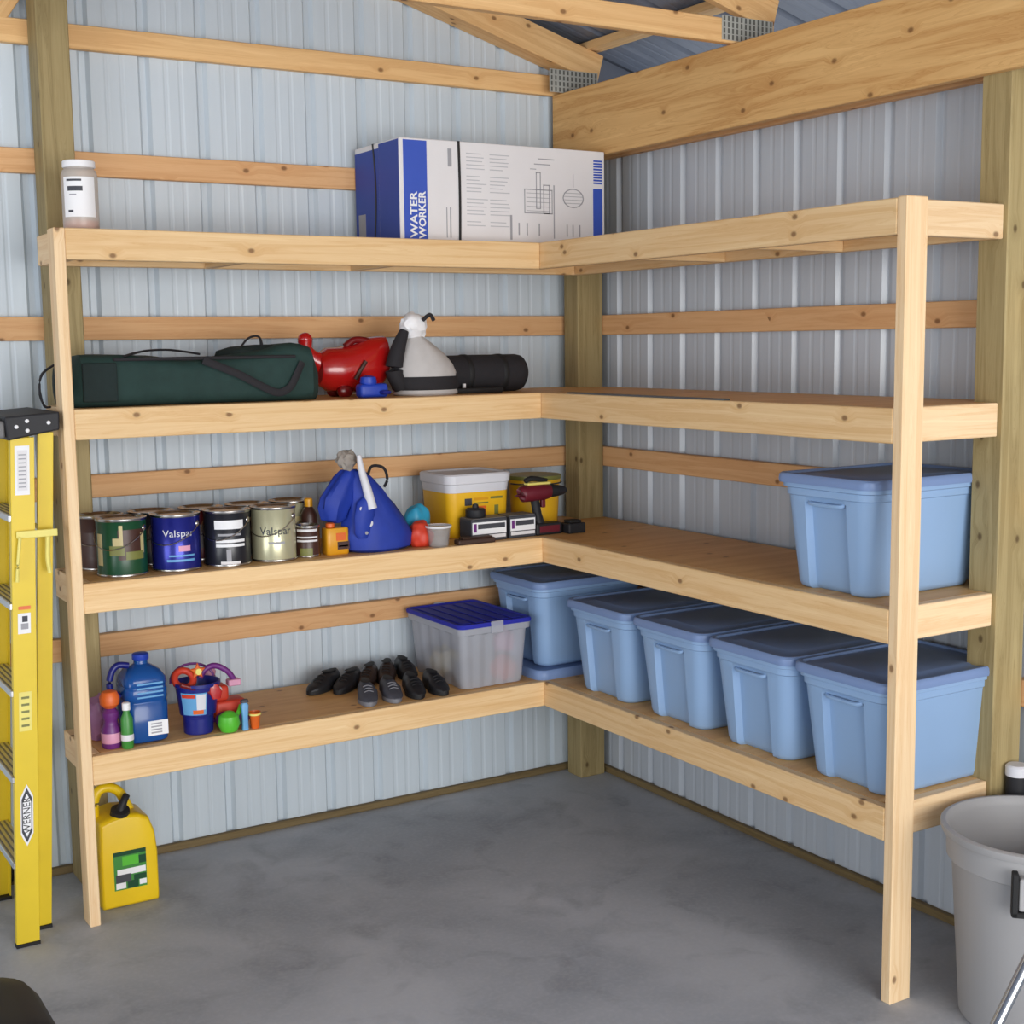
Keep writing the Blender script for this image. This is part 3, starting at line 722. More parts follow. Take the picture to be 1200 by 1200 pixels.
# ------------------------------------------------------------------ second shelf from the top
def tube_loft(pts, n=16):
    """pts: (x, y, z, ry, rz) sections across X."""
    return [[(x, y+ry*math.cos(2*PI*j/n), z+rz*math.sin(2*PI*j/n)) for j in range(n)] for x, y, z, ry, rz in pts]
def soft(prof, nseed, n=28, cx=0, wob=.012):
    rings = []
    for rx_, ry_, z, ox in prof:
        rings.append([(cx+ox+rx_*math.cos(2*PI*j/n)*(1+wob*8*noise.noise(Vector((math.cos(2*PI*j/n)*2.2, math.sin(2*PI*j/n)*2.2, z*9+nseed)))), ry_*math.sin(2*PI*j/n)*(1+wob*8*noise.noise(Vector((math.cos(2*PI*j/n)*2, math.sin(2*PI*j/n)*2, z*8+nseed+4)))), z) for j in range(n)])
    return rings
def make_duffel():
    t = empty('duffel_bag', (-2.05, -.39, 1.84), 'long dark green canvas bag with black straps on the upper shelf', 'bag'); off = t.location
    rings = []; n = 26
    for i in range(n+1):
        k = i/n; x = -2.525+(-1.592+2.525)*k
        hgt = .172+.012*math.sin(k*9)+.036*math.exp(-((k-.88)/.1)**2)+.012*math.exp(-((k-.65)/.12)**2)
        wd = .25+.015*math.sin(k*7+1)
        e = min(1, min(k, 1-k)/.035); e = .72+.28*math.sqrt(max(0, e))
        ring = []
        for q in rrect(wd*e, hgt*e, min(.045, hgt*e*.35), 0, 4):
            y, z = q[0], q[1]+hgt*e/2
            nz = noise.noise(Vector((x*7, y*9, z*11)))*.013
            ring.append((x-off.x, y*(1+nz)+nz*.6, max(0, z+nz*(1 if z > .02 else 0))))
        rings.append(ring)
    b = MB(); b.loft(rings); b.build('body', 'green_cloth', t, smooth=True)
    def strap(pts, wd=.016, m='black_cloth', nm='strap', flat=False):
        s = MB(); s.tube([(x-off.x, y-off.y, z-1.84) for x, y, z in pts], .004, 8, True, 1 if flat else wd/.004, wd/.004 if flat else 1); return s.build(nm, m, t, smooth=True)
    strap([(-2.06, -.532, 1.998), (-1.93, -.537, 1.945), (-1.83, -.538, 1.893), (-1.775, -.538, 1.873), (-1.73, -.538, 1.892), (-1.70, -.537, 1.94), (-1.675, -.532, 1.985)], .014, flat=True)
    strap([(-2.34, -.50, 2.015), (-2.25, -.46, 2.034), (-2.15, -.45, 2.036), (-2.05, -.47, 2.02)], .013)
    strap([(-1.88, -.40, 2.026), (-1.84, -.41, 2.075), (-1.80, -.42, 2.08), (-1.79, -.42, 2.035)], .01)
    p = MB(); p.box((-2.49-off.x, -.532+.39, .02), (-2.37-off.x, -.515+.39, .155)); p.build('pocket', 'green_cloth_dark', t, bevel=.005, seg=2)
    p = MB(); p.box((-2.38-off.x, -.531+.39, .16), (-1.70-off.x, -.51+.39, .172)); p.build('zip', 'black_cloth', t, bevel=.003)
    strap([(-2.535, -.40, 2.0), (-2.60, -.42, 1.96), (-2.612, -.42, 1.90), (-2.60, -.42, 1.85), (-2.585, -.44, 1.845)], .008)
    b = MB(); b.loft(tube_loft([(-2.555-off.x, -.02, .075, .03, .04), (-2.55-off.x, -.02, .08, .07, .075), (-2.52-off.x, -.01, .082, .1, .078)])); b.build('end_flap', 'green_cloth_dark', t, smooth=True)
    b = MB(); b.loft(soft([(.17, .075, .155, .0), (.165, .07, .19, .02), (.13, .055, .205, .04), (.06, .03, .212, .06)], 4, wob=.03)); o = b.build('top_flap', 'green_cloth_dark', t, smooth=True); o.location = (.25, 0, .0)
make_duffel()
t = empty('red_toy', (-1.4, -.3, 1.84), 'shiny red moulded plastic toy between the green bag and the pale sack', 'toy')
b = MB(); b.loft(tube_loft([(-.12, 0, .11, .02, .02), (-.115, 0, .11, .06, .06), (-.08, 0, .11, .08, .085), (-.02, 0, .108, .085, .09), (.05, 0, .115, .088, .1), (.1, 0, .125, .085, .11), (.15, 0, .135, .075, .105), (.18, 0, .15, .06, .09), (.19, 0, .155, .02, .04)])); b.build('body', 'red_gloss', t, smooth=True)
b = MB(); b.tube([(-.09, 0, .13), (-.135, 0, .155), (-.16, 0, .19), (-.163, 0, .225)], [.05, .035, .026, .03], 14); b.build('neck', 'red_gloss', t, smooth=True)
blob('knob', .03, .03, .028, 'red_gloss', t, (-.163, 0, .23), .08, 2, 1, 2, False)
b = MB(); b.tube([(-.15, -.01, .16), (-.19, -.015, .15), (-.208, -.015, .125), (-.21, -.015, .10)], [.024, .022, .018, .012], 12); b.build('fin', 'red_dark', t, smooth=True)
b = MB(); b.tube([(.0, -.02, .2), (.04, -.02, .225), (.09, -.02, .222), (.12, -.02, .21)], .014, 10); b.build('grip', 'red_dark', t, smooth=True)
b = MB(); b.tube([(.01, -.088, .07), (.03, -.092, .105), (.055, -.09, .14)], .009, 8); b.build('lever', 'paint_brown', t, smooth=True)
for s in (-1, 1): blob('foot', .035, .02, .03, 'red_dark', t, (-.02, s*.05, .024), .05, 2, 2, 2)
t = empty('blue_clamp', (-1.36, -.47, 1.84), 'bright blue plastic piece under the red toy at the shelf edge', 'plastic piece')
b = MB(); b.box((-.06, -.03, 0), (.06, .03, .055)); b.build('body', 'royal_blue', t, bevel=.014, seg=3, smooth=True)
b = MB(); b.lathe([(.03, 0), (.034, .01), (.03, .03), (.012, .036)], 18, Matrix.Translation((-.015, 0, .05))); b.build('knob', 'royal_blue', t, smooth=True)
b = MB(); b.tube([(.025, -.03, .02), (.03, -.05, .02), (.05, -.05, .02), (.055, -.03, .02)], .008, 8); b.build('loop', 'navy', t, smooth=True)
t = empty('pale_sack', (-1.085, -.40, 1.84), 'pale grey cloth sack with white knotted top and black base', 'sack')
b = MB(); b.loft(soft([(.135, .09, .075, .0), (.138, .092, .09, 0), (.125, .085, .125, -.005), (.1, .07, .165, -.015), (.07, .055, .2, -.03), (.045, .04, .225, -.04), (.035, .03, .235, -.045)], 1)); b.build('cloth', 'cloth_grey', t, smooth=True)
blob('knot', .058, .045, .055, 'white_print', t, (-.05, 0, .275), .28, 2.6, 5, 3, False)
b = MB(); b.loft(soft([(.14, .095, .022, 0), (.145, .1, .03, 0), (.143, .098, .06, 0), (.138, .094, .0745, 0)], 2, wob=.004)); b.build('band', 'black_cloth', t, smooth=True)
b = MB(); b.loft(soft([(.13, .095, .0, 0), (.14, .1, .006, 0), (.138, .098, .0215, 0)], 2, wob=.003)); b.build('base', 'cloth_grey', t, smooth=True)
b = MB(); b.tube([(-.12, -.02, .03), (-.15, -.02, .1), (-.13, -.02, .19), (-.1, -.02, .26)], [.03, .036, .03, .018], 12); b.build('side_strap', 'black_cloth', t, smooth=True)
b = MB(); b.tube([(-.03, -.045, .3), (.0, -.05, .322), (.02, -.045, .3)], .008, 8); b.build('loop', 'black_cloth', t, smooth=True)
t = empty('black_roll', (-.80, -.30, 1.84), 'long black cylindrical roll lying on the upper shelf near the corner', 'roll')
b = MB(); b.loft(tube_loft([(-.2, 0, .079, .03, .03), (-.198, 0, .079, .066, .066), (-.185, 0, .079, .077, .077), (.0, 0, .079, .079, .079), (.2, 0, .079, .079, .079), (.225, 0, .079, .074, .074), (.238, 0, .079, .06, .06), (.24, 0, .079, .03, .03)], 30)); b.build('body', 'black_cloth', t, smooth=True)
for x in (-.05, .12): MB().lathe([(.0795, -.012), (.081, -.01), (.081, .01), (.0795, .012)], 30, Matrix.Translation((x, 0, .0792)) @ Matrix.Rotation(PI/2, 4, 'Y'), False, False).build('band', 'black_rubber', t, smooth=True)
b = MB(); b.box((-.1, -.09, .005), (-.088, -.075, .04)); b.build('tag', 'paper', t, bevel=.002)
b = MB(); b.tube([(-.19, -.12, .012), (-.08, -.15, .012), (.0, -.14, .012), (.06, -.13, .012)], .012, 8); b.build('cord', 'black_rubber', t, smooth=True)
o = MB().box((-.016, -.48, 0), (.016, .48, .006)).build('metal_strip', 'grey_strip', None, bevel=.001); o.location = (-.628, -1.25, 1.8402)
tag(o, 'long thin grey metal strip along the front edge of the right upper shelf', 'strip')

# ------------------------------------------------------------------ third shelf: paint cans and bits
def paint_can(loc, r, h, body, label, cat='paint can', group='paint cans', prints=(), bail=True, name='paint_can', lid='tin'):
    t = empty(name, loc, label, cat, group)
    b = MB(); b.lathe([(r*.97, 0), (r, .003), (r, .009), (r*.975, .012), (r*.975, h-.012), (r, h-.009), (r, h-.002)], 36, None, True, False); b.build('body', body, t, smooth=True)
    b = MB(); b.lathe([(r, h-.0085), (r*1.012, h-.006), (r*1.012, h), (r*.94, h+.001), (r*.9, h-.006)], 36, None, False, False); b.build('rim', 'tin', t, smooth=True)
    b = MB(); b.lathe([(r*.9, h-.006), (r*.87, h-.001), (r*.83, h-.001), (r*.79, h-.006), (.005, h-.006)], 36, None, False, True); b.build('lid', lid, t, smooth=True)
    b = MB(); b.lathe([(r*1.003, .0), (r*1.012, .003), (r*1.012, .008), (r, .01)], 36, None, False, False); b.build('base_rim', 'tin', t, smooth=True)
    a = math.atan2(-5.34-loc[1], -3.71-loc[0])
    if bail:
        s = 1.1
        pts = []
        for i in range(13):
            q = PI*i/12; pts.append((r*1.03*math.cos(q)*math.cos(a+s)-r*.9*math.sin(q)*.35*math.sin(a+s)*0 , r*1.03*math.cos(q)*math.sin(a+s), h*.8-abs(math.sin(q))*h*.0))
        pts = [(r*1.04*math.cos(PI*i/12)*math.cos(a+s) - r*1.08*math.sin(PI*i/12)*math.sin(a+s)*-1, r*1.04*math.cos(PI*i/12)*math.sin(a+s) - r*1.08*math.sin(PI*i/12)*math.cos(a+s), h*.82-.07*math.sin(PI*i/12)) for i in range(13)]
        b = MB(); b.tube(pts, .0018, 6); b.build('bail_handle', 'tin', t, smooth=True)
        for e in (0, PI):
            b = MB(); b.lathe([(.012, 0), (.01, .004), (.004, .006)], 12, Matrix.Translation((r*.975*math.cos(a+s+e), r*.975*math.sin(a+s+e), h*.82)) @ Matrix.Rotation(a+s+e, 4, 'Z') @ Matrix.Rotation(PI/2, 4, 'Y')); b.build('ear', 'tin', t, smooth=True)
    R = r*.975
    for i, (a0, a1, z0, z1, m) in enumerate(prints): wrap_patch(R, a+a0, a+a1, z0*h, z1*h, m, t, 'label_print', 10, .0006+.0004*i)
    return t, a, R
z3 = 1.236
paint_can((-2.362, -.45, z3), .09, .207, 'paint_green', 'dark green paint can with brown and tan label at the left end', prints=[(-1.2, -.85, .2, .75, 'print_tan'), (-.15, .95, .3, .82, 'paint_brown'), (-.5, .1, .38, .55, 'print_olive'), (-.1, .05, .55, .9, 'print_tan'), (.8, 1.0, .4, .75, 'print_tan'), (.15, .95, .3, .44, 'print_olive'), (-.35, -.1, .55, .68, 'print_tan')])
t, a, R = paint_can((-2.163, -.45, z3), .09, .207, 'paint_blue', 'blue paint can with white lettering in the row', prints=[(-.4, .8, .18, .22, 'sky_blue'), (-.3, .8, .27, .3, 'sky_blue'), (.1, .6, .36, .46, 'pink')])
lettering('Valspar', .036, None, 'pail_white', t, sx=1.1, wrap=(R+.0022, a+.12, .14))
paint_can((-1.968, -.455, z3), .088, .207, 'paint_black', 'black paint can with white bands on its label', prints=[(-.55, .75, .68, .84, 'white_print'), (-.5, .8, .36, .41, 'white_print'), (-.5, .8, .44, .49, 'white_print'), (-.3, .55, .04, .1, 'paper'), (-.05, .15, .1, .32, 'ink_grey'), (-.4, .6, .56, .6, 'ink_grey')])
t, a, R = paint_can((-1.785, -.46, z3), .086, .207, 'paint_cream', 'cream paint can with grey lettering beside the black one')
lettering('Valspar', .042, None, 'ink_dark', t, sx=1, wrap=(R+.0016, a+.1, .118)); wrap_patch(R, a-.25, a+.5, .07, .078, 'ink_grey', t)
for x, y, m, lb in ((-2.385, -.255, 'paint_brown', 'dark can half hidden behind the dark green paint can'), (-2.195, -.255, 'paint_black', 'black can half hidden behind the blue paint can'), (-2.0, -.255, 'red_dark', 'dark red can half hidden behind the black paint can with white bands'), (-1.815, -.26, 'paint_black', 'dark can half hidden behind the cream paint can'), (-1.63, -.25, 'paint_cream', 'cream can standing behind the small dark brown can')):
    paint_can((x, y, z3), .085, .2, m, lb, prints=[(-.9, .9, .25, .7, 'paint_brown' if m != 'paint_cream' else 'print_tan')])
paint_can((-1.648, -.46, z3), .05, .122, 'paint_brown', 'small dark brown can with pale bands between cream can and orange bottle', prints=[(-.9, .9, .82, .9, 'paper'), (-.9, .9, .5, .56, 'paper'), (-.9, .9, .62, .67, 'paper'), (-.6, .4, .06, .3, 'print_olive')], bail=False)
t = empty('spray_bottle', (-1.60, -.37, z3), 'dark bottle with brass top standing behind the small brown can', 'bottle')
b = MB(); b.lathe([(.03, 0), (.033, .005), (.033, .15), (.02, .175), (.014, .18), (.014, .195), (.006, .2)], 20); b.build('body', 'paint_brown', t, smooth=True)
b = MB(); b.lathe([(.0165, .1815), (.0165, .21), (.012, .214)], 16); b.build('cap', 'amber', t, smooth=True)
t = empty('orange_tin', (-1.535, -.47, z3), 'small orange yellow tin at the foot of the blue bag', 'tin')
b = MB(); b.loft([rrect(.09, .06, .012, 0), rrect(.094, .064, .013, .004), rrect(.094, .064, .013, .098), rrect(.088, .058, .012, .104)]); b.build('body', 'amber', t, smooth=True)
b = MB(); b.lathe([(.016, .1045), (.018, .107), (.018, .12), (.012, .124)], 16, Matrix.Translation((-.02, 0, 0))); b.build('cap', 'orange', t, smooth=True)
for (x0, x1, za, zb, m) in ((-.005, .045, .02, .05, 'paint_brown'), (-.01, .03, .055, .085, 'orange'), (.0, .04, .03, .036, 'paper')): MB().box((x0, -.0335, za), (x1, -.0315, zb)).build('label_print', m, t)

def make_blue_bag():
    t = empty('drawstring_bag', (-1.375, -.455, z3), 'slumped blue cloth bag with white paddle handle sticking out', 'bag')
    b = MB(); b.loft(soft([(.12, .085, 0, .025), (.142, .1, .012, .025), (.145, .1, .06, .022), (.13, .092, .12, .012), (.105, .08, .18, -.004), (.075, .062, .24, -.025), (.05, .045, .29, -.045), (.035, .032, .315, -.055), (.03, .026, .32, -.058)], 7, wob=.034)); b.build('cloth', 'bag_blue', t, smooth=True)
    b = MB(); b.loft(tube_loft([(0, 0, 0, .01, .01)]*1+[]) if False else soft([(.02, .02, .12, -.15), (.05, .035, .135, -.155), (.068, .045, .18, -.15), (.07, .05, .22, -.135), (.062, .046, .26, -.115), (.05, .04, .3, -.095), (.03, .025, .325, -.085)], 3, wob=.05)); b.build('flap', 'bag_blue', t, smooth=True)
    b = MB(); b.loft(soft([(.02, .015, .0, -.1), (.035, .02, .02, -.1), (.045, .025, .09, -.09), (.04, .025, .14, -.08), (.02, .02, .16, -.075)], 11)); o = b.build('fold', 'bag_blue', t, smooth=True); o.location = (.03, -.075, .06)
    p = MB(); p.tube([(-.035, -.095, .175), (-.05, -.085, .25), (-.066, -.075, .32), (-.075, -.07, .385)], [.02, .018, .014, .009], 12, True, 1.0); p.build('paddle_handle', 'pail_white', t, smooth=True)
    blob('mesh_end', .04, .03, .04, 'mesh_grey', t, (-.105, -.02, .365), .35, 3, 4, 3, False)
    b = MB(); b.tube([(-.02, -.03, .3), (.0, -.03, .335), (.05, -.03, .325), (.065, -.03, .28), (.05, -.03, .25)], .006, 8); b.build('cord', 'black_cloth', t, smooth=True)
    for (x, z, r, m) in ((-.045, .118, .014, 'pail_white'), (-.08, .178, .008, 'pail_white'), (-.062, .082, .007, 'ink_grey')):
        MB().lathe([(r, 0), (r*.9, .002 if m != 'ink_dark' else .004)], 14, Matrix.Translation((x, -.0915-(.004 if z < .1 else 0), z)) @ Matrix.Rotation(PI/2, 4, 'X')).build('eyelet', m, t)
make_blue_bag()
o = blob('work_glove', .06, .045, .055, 'turquoise', None, (0, 0, 0), .28, 1.5, 9, 4); o.location = (-1.14, -.40, z3+.072); o.scale = (1, 1, 1.6); tag(o, 'turquoise crumpled piece between the blue bag and the yellow pail', 'cloth')
o = blob('rag', .05, .04, .045, 'red_orange', None, (0, 0, 0), .3, 1.6, 12, 4); o.location = (-1.175, -.50, z3+.046); o.scale = (1, 1, 1.25); tag(o, 'red orange rag at the right foot of the blue bag', 'cloth')
t = empty('glass_jar', (-1.118, -.548, z3), 'small clear jar at the shelf edge right of the red rag', 'jar')
b = MB(); b.lathe([(.036, 0), (.04, .005), (.05, .08), (.052, .085), (.049, .085), (.046, .08), (.037, .008), (.002, .006)], 28, None, True, False); b.build('body', 'clear_jar', t, smooth=True)
b = MB(); b.lathe([(.0525, .078), (.0535, .08), (.0535, .084), (.0525, .087)], 28, None, False, False); b.build('rim', 'paper', t, smooth=True)

t = empty('square_pail', (-.838, -.275, z3), 'square yellow pail with white upper rim on the paint shelf', 'pail')
b = MB(); b.loft([rrect(.27, .235, .03, 0), rrect(.28, .245, .035, .006), rrect(.30, .26, .04, .19)]); b.build('body', 'pail_yellow', t, smooth=True)
b = MB(); b.loft([rrect(.3005, .2605, .04, .1905), rrect(.308, .268, .042, .225), rrect(.318, .278, .044, .228), rrect(.322, .282, .044, .262), rrect(.31, .27, .042, .268), rrect(.28, .24, .03, .268), rrect(.27, .23, .03, .262)]); b.build('rim', 'pail_white', t, smooth=True)
def fp(x0, x1, za, zb, m):   # prints on the front of the pail, which leans out a little
    f = lambda z: -.1225-(.0075/.184)*(z-.006)-.001
    MB().add([(x0, f(za), za), (x1, f(za), za), (x1, f(zb), zb), (x0, f(zb), zb)], [(0, 1, 2, 3)]).build('label_print', m, t)
fp(-.075, -.04, .135, .165, 'ink_dark'); fp(-.03, .04, .155, .166, 'amber'); fp(.05, .11, .157, .167, 'print_olive'); fp(-.03, .04, .14, .146, 'print_olive'); fp(-.01, .03, .09, .13, 'orange'); fp(.07, .09, .09, .13, 'print_olive'); fp(-.07, -.04, .09, .115, 'amber')
t = empty('round_pail', (-.495, -.29, z3), 'smaller plain yellow pail behind the cordless drill', 'pail')
b = MB(); b.lathe([(.095, 0), (.1, .005), (.112, .2), (.116, .203), (.116, .22), (.11, .223)], 36, None, True, False); b.build('body', 'pail_yellow', t, smooth=True)
b = MB(); b.lathe([(.117, .216), (.12, .222), (.118, .234), (.1, .236), (.02, .234)], 36, None, True, True); b.build('lid', 'print_olive', t, smooth=True)
b = MB(); b.tube([(.12*math.cos(a), .12*math.sin(a), .2-.0*a) for a in [i*PI/12+PI for i in range(13)]], .003, 6); b.build('bail_handle', 'ink_dark', t, smooth=True)

def screw_box(loc, w, label, seed):
    t = empty('screw_box', loc, label, 'box', 'small black and white boxes'); h = .092; d = .1
    MB().box((-w/2, -d/2, 0), (w/2, d/2, h)).build('body', 'ink_dark', t, bevel=.003)
    MB().box((-w/2+.003, -d/2+.003, h), (w/2-.003, d/2-.003, h+.003)).build('lid', 'grey_dark', t, bevel=.001)
    def p(x0, x1, z0, z1, m, o): MB().box((x0, -d/2-o, z0), (x1, -d/2+.001, z1)).build('label_print', m, t)
    p(-w/2+.004, w/2-.004, .03, .08, 'white_print', .0008); p(-w/2+.03, w/2-.01, .052, .072, 'ink_dark', .0014); p(-w/2+.01, -w/2+.024, .04, .075, 'purple', .0014); p(-w/2+.006, w/2-.006, .012, .026, 'paper', .0008)
screw_box((-.872, -.485, z3), .17, 'left of the two small black and white boxes before the square pail', 1)
screw_box((-.705, -.478, z3), .13, 'right of the two small black and white boxes, beside the drill', 2)
t = empty('hole_saw', (-.90, -.47, z3+.0955), 'black round cutter standing on the left small box', 'tool')
b = MB(); b.lathe([(.04, 0), (.042, .004), (.042, .03), (.036, .036), (.014, .038), (.012, .052), (.005, .054)], 24); b.build('body', 'black_plastic', t, smooth=True)
t = empty('leather_pouch', (-.955, -.562, z3), 'flat dark brown leather pouch at the shelf edge before the boxes', 'pouch')
b = MB(); b.box((-.09, -.022, 0), (.085, .022, .022)); b.build('body', 'brown_leather', t, bevel=.006, seg=2)
b = MB(); b.box((-.07, -.0235, .0225), (.07, .02, .029)); b.build('flap', 'brown_leather', t, bevel=.003)
def make_drill():
    t = empty('cordless_drill', (-.585, -.50, z3), 'dark red and black cordless drill standing on its battery', 'drill')
    b = MB(); b.box((-.055, -.035, 0), (.075, .035, .05)); b.build('battery', 'black_plastic', t, bevel=.008, seg=2)
    MB().box((-.04, -.0362, .012), (.06, -.0345, .04)).build('battery_label', 'drill_red', t)
    b = MB(); b.tube([(-.02, 0, .048), (-.03, 0, .09), (-.04, 0, .14), (-.045, 0, .165)], [.024, .02, .02, .024], 14, True, .85); b.build('grip', 'black_plastic', t, smooth=True)
    b = MB(); b.tube([(-.11, 0, .175), (-.105, 0, .177), (-.06, 0, .18), (.0, 0, .182), (.03, 0, .182)], [.02, .034, .037, .036, .03], 18); b.build('motor_housing', 'drill_red', t, smooth=True)
    b = MB(); b.tube([(.03, 0, .182), (.05, 0, .182), (.075, 0, .182), (.1, 0, .182), (.115, 0, .182)], [.028, .027, .024, .019, .012], 16); b.build('chuck', 'black_plastic', t, smooth=True)
    MB().box((-.085, -.018, .2135), (.03, .018, .224)).build('top_plate', 'pale_yellow', t, bevel=.003)
    b = MB(); b.tube([(-.09, 0, .232), (-.06, 0, .24), (-.02, 0, .236), (.02, 0, .23)], [.01, .012, .011, .007], 10); b.build('side_handle', 'black_rubber', t, smooth=True)
    MB().box((-.012, -.01, .115), (.008, .01, .15)).build('trigger', 'drill_red', t, bevel=.003)
make_drill()
t = empty('battery_pack', (-.458, -.535, z3), 'spare black battery pack right of the drill', 'battery')
b = MB(); b.box((-.042, -.035, 0), (.045, .035, .044)); b.build('body', 'black_plastic', t, bevel=.006, seg=2)
b = MB(); b.box((-.03, -.025, .0445), (.03, .025, .056)); b.build('rail', 'black_rubber', t, bevel=.003)

# ------------------------------------------------------------------ bottom shelf, left: toys, jug, shoes
z4 = .62
def make_jug():
    t = empty('water_jug', (-2.318, -.462, z4), 'translucent blue water jug with white sticker on the bottom shelf', 'jug')
    sec = []
    for w, d, z in ((.13, .13, 0), (.15, .15, .008), (.156, .156, .03), (.156, .156, .145), (.15, .15, .15), (.15, .15, .156), (.156, .156, .162), (.156, .156, .2), (.15, .15, .205), (.15, .15, .21), (.155, .155, .215), (.15, .15, .238), (.12, .12, .262), (.07, .07, .278), (.05, .05, .284), (.048, .048, .296)):
        sec.append(rrect(w, d, min(.035, w*.45), z, 5))
    b = MB(); b.loft(sec); b.build('body', 'jug_blue', t, smooth=True)
    b = MB(); b.lathe([(.028, .2965), (.03, .3), (.03, .318), (.024, .322)], 20); b.build('cap', 'royal_blue', t, smooth=True)
    b = MB(); b.tube([(-.045, 0, .28), (-.085, 0, .285), (-.11, 0, .255), (-.115, 0, .2), (-.08, 0, .17)], .012, 10); b.build('handle', 'navy', t, smooth=True)
    MB().box((-.005, -.0795, .028), (.068, -.0775, .082)).build('sticker', 'white_print', t)
    for i in range(4): MB().box((.005, -.0803, .036+i*.011), (.045, -.079, .041+i*.011)).build('label_print', 'ink_grey', t)
    for i in range(4): MB().box((-.04, -.0795, .17+i*.016), (.055, -.0745, .176+i*.016)).build('moulded_line', 'sky_blue', t)
make_jug()
t = empty('toy_bottle', (-2.448, -.505, z4), 'purple toy bottle with orange top beside the left leg', 'bottle')
b = MB(); b.lathe([(.03, 0), (.034, .006), (.034, .07), (.026, .085), (.024, .1), (.03, .115), (.03, .13), (.018, .145)], 24); b.build('body', 'purple', t, smooth=True)
b = MB(); b.lathe([(.02, .1455), (.034, .16), (.036, .185), (.026, .205), (.01, .21)], 20); b.build('cap', 'orange', t, smooth=True)
MB().lathe([(.0345, .02), (.0352, .022), (.0352, .055), (.0345, .057)], 24, None, False, False).build('label', 'pink', t, smooth=True)
t = empty('green_bottle', (-2.402, -.548, z4), 'green bottle with white cap leaning by the blue jug', 'bottle')
b = MB(); b.lathe([(.018, 0), (.021, .005), (.022, .05), (.0215, .11), (.012, .13), (.012, .14)], 20); b.build('body', 'leaf_green', t, smooth=True)
b = MB(); b.lathe([(.0145, .1405), (.0145, .165), (.01, .168)], 16); b.build('cap', 'white_print', t, smooth=True)
MB().lathe([(.0222, .03), (.0229, .032), (.0229, .05), (.0222, .052)], 20, None, False, False).build('label', 'paper', t, smooth=True)
o = blob('toy_bundle', .05, .05, .09, 'net_bag', None, (0, 0, 0), .25, 2.4, 3, 3); o.location = (-2.452, -.38, z4+.074); tag(o, 'mauve netted toy bundle behind the purple toy bottle', 'toy')
t = empty('beach_pail', (-2.12, -.49, z4), 'navy blue beach pail with light blue picture label', 'pail')
b = MB(); b.lathe([(.05, 0), (.054, .004), (.057, .07), (.066, .074), (.08, .18), (.086, .183), (.086, .195), (.08, .196), (.075, .185), (.05, .015), (.002, .012)], 32, None, True, False); b.build('body', 'navy', t, smooth=True)
ca = math.atan2(-5.34+.49, -3.71+2.12)
def cone_patch(a0, a1, za, zb, m, o):
    rr = lambda z: .066+(z-.074)*.132+o
    MB().loft([[(rr(z)*math.cos(ca+a0+(a1-a0)*i/10), rr(z)*math.sin(ca+a0+(a1-a0)*i/10), z) for i in range(11)] for z in (za, zb)], False, False, closed=False).build('label_print', m, t, smooth=True)
cone_patch(-.85, .45, .08, .165, 'sky_blue', .001); cone_patch(-.25, .3, .084, .1, 'orange', .002); cone_patch(-.05, .4, .1, .16, 'pail_white', .0015); cone_patch(-.8, -.1, .146, .16, 'red_orange', .002)
b = MB(); b.tube([(.084*math.cos(a)*1, .084*math.sin(a)*.25+.05, .185+.06*math.sin(a)) for a in [i*PI/12 for i in range(13)]], .005, 8); b.build('handle', 'purple', t, smooth=True)
# toys heaped in and round the pail
t = empty('ring_toy', (-2.165, -.48, z4+.205), 'red ring shaped toy lying in the navy pail', 'toy')
def torus(R, r, mtx=None, n=28, k=10):
    b = MB(); vs = []; fs = []
    for i in range(n):
        a = 2*PI*i/n
        for j in range(k):
            q = 2*PI*j/k; vs.append(((R+r*math.cos(q))*math.cos(a), (R+r*math.cos(q))*math.sin(a), r*math.sin(q)))
    for i in range(n):
        for j in range(k): fs.append((i*k+j, ((i+1) % n)*k+j, ((i+1) % n)*k+(j+1) % k, i*k+(j+1) % k))
    return b.add(vs, fs, mtx)
torus(.035, .013, Matrix.Rotation(.9, 4, 'X')).build('ring', 'red_orange', t, smooth=True)
t = empty('star_toy', (-2.115, -.475, z4+.21), 'orange star mould on top of the navy pail', 'toy')
st = [((.034 if i % 2 == 0 else .017)*math.cos(i*PI/5+PI/2), (.034 if i % 2 == 0 else .017)*math.sin(i*PI/5+PI/2)) for i in range(10)]
MB().loft([[(x, -.012, z+.02) for x, z in st], [(x*.8, -.022, z*.8+.02) for x, z in st]]).build('mould', 'orange', t, bevel=.002)
MB().lathe([(.012, 0), (.012, .006)], 14, Matrix.Translation((0, -.022, .02)) @ Matrix.Rotation(PI/2, 4, 'X')).build('centre', 'pale_yellow', t)
t = empty('purple_rake', (-2.07, -.47, z4+.2), 'purple toy rake arching over the navy pail', 'toy')
MB().tube([(-.03, 0, .0), (-.01, -.005, .03), (.03, -.005, .038), (.075, -.01, .01), (.1, -.01, -.03)], .011, 10).build('handle', 'purple', t, smooth=True)
MB().box((.07, -.03, -.045), (.12, .01, -.02)).build('head', 'pink', t, bevel=.006, seg=2)
t = empty('red_shovel', (-2.14, -.55, z4+.19), 'dark red toy shovel laid across the pail front', 'toy')
MB().tube([(-.06, .0, .012), (.0, -.006, -.012), (.06, -.01, -.035)], [.01, .009, .008], 10).build('handle', 'red_dark', t, smooth=True)
MB().loft([rrect(.03, .012, .005, -.0, 3, .06, -.01), rrect(.05, .014, .006, -.03, 3, .066, -.012), rrect(.03, .012, .005, -.055, 3, .068, -.014)]).build('blade', 'red_gloss', t, smooth=True)
t = empty('toy_truck', (-1.99, -.45, z4), 'orange red toy truck behind the green scoop', 'toy')
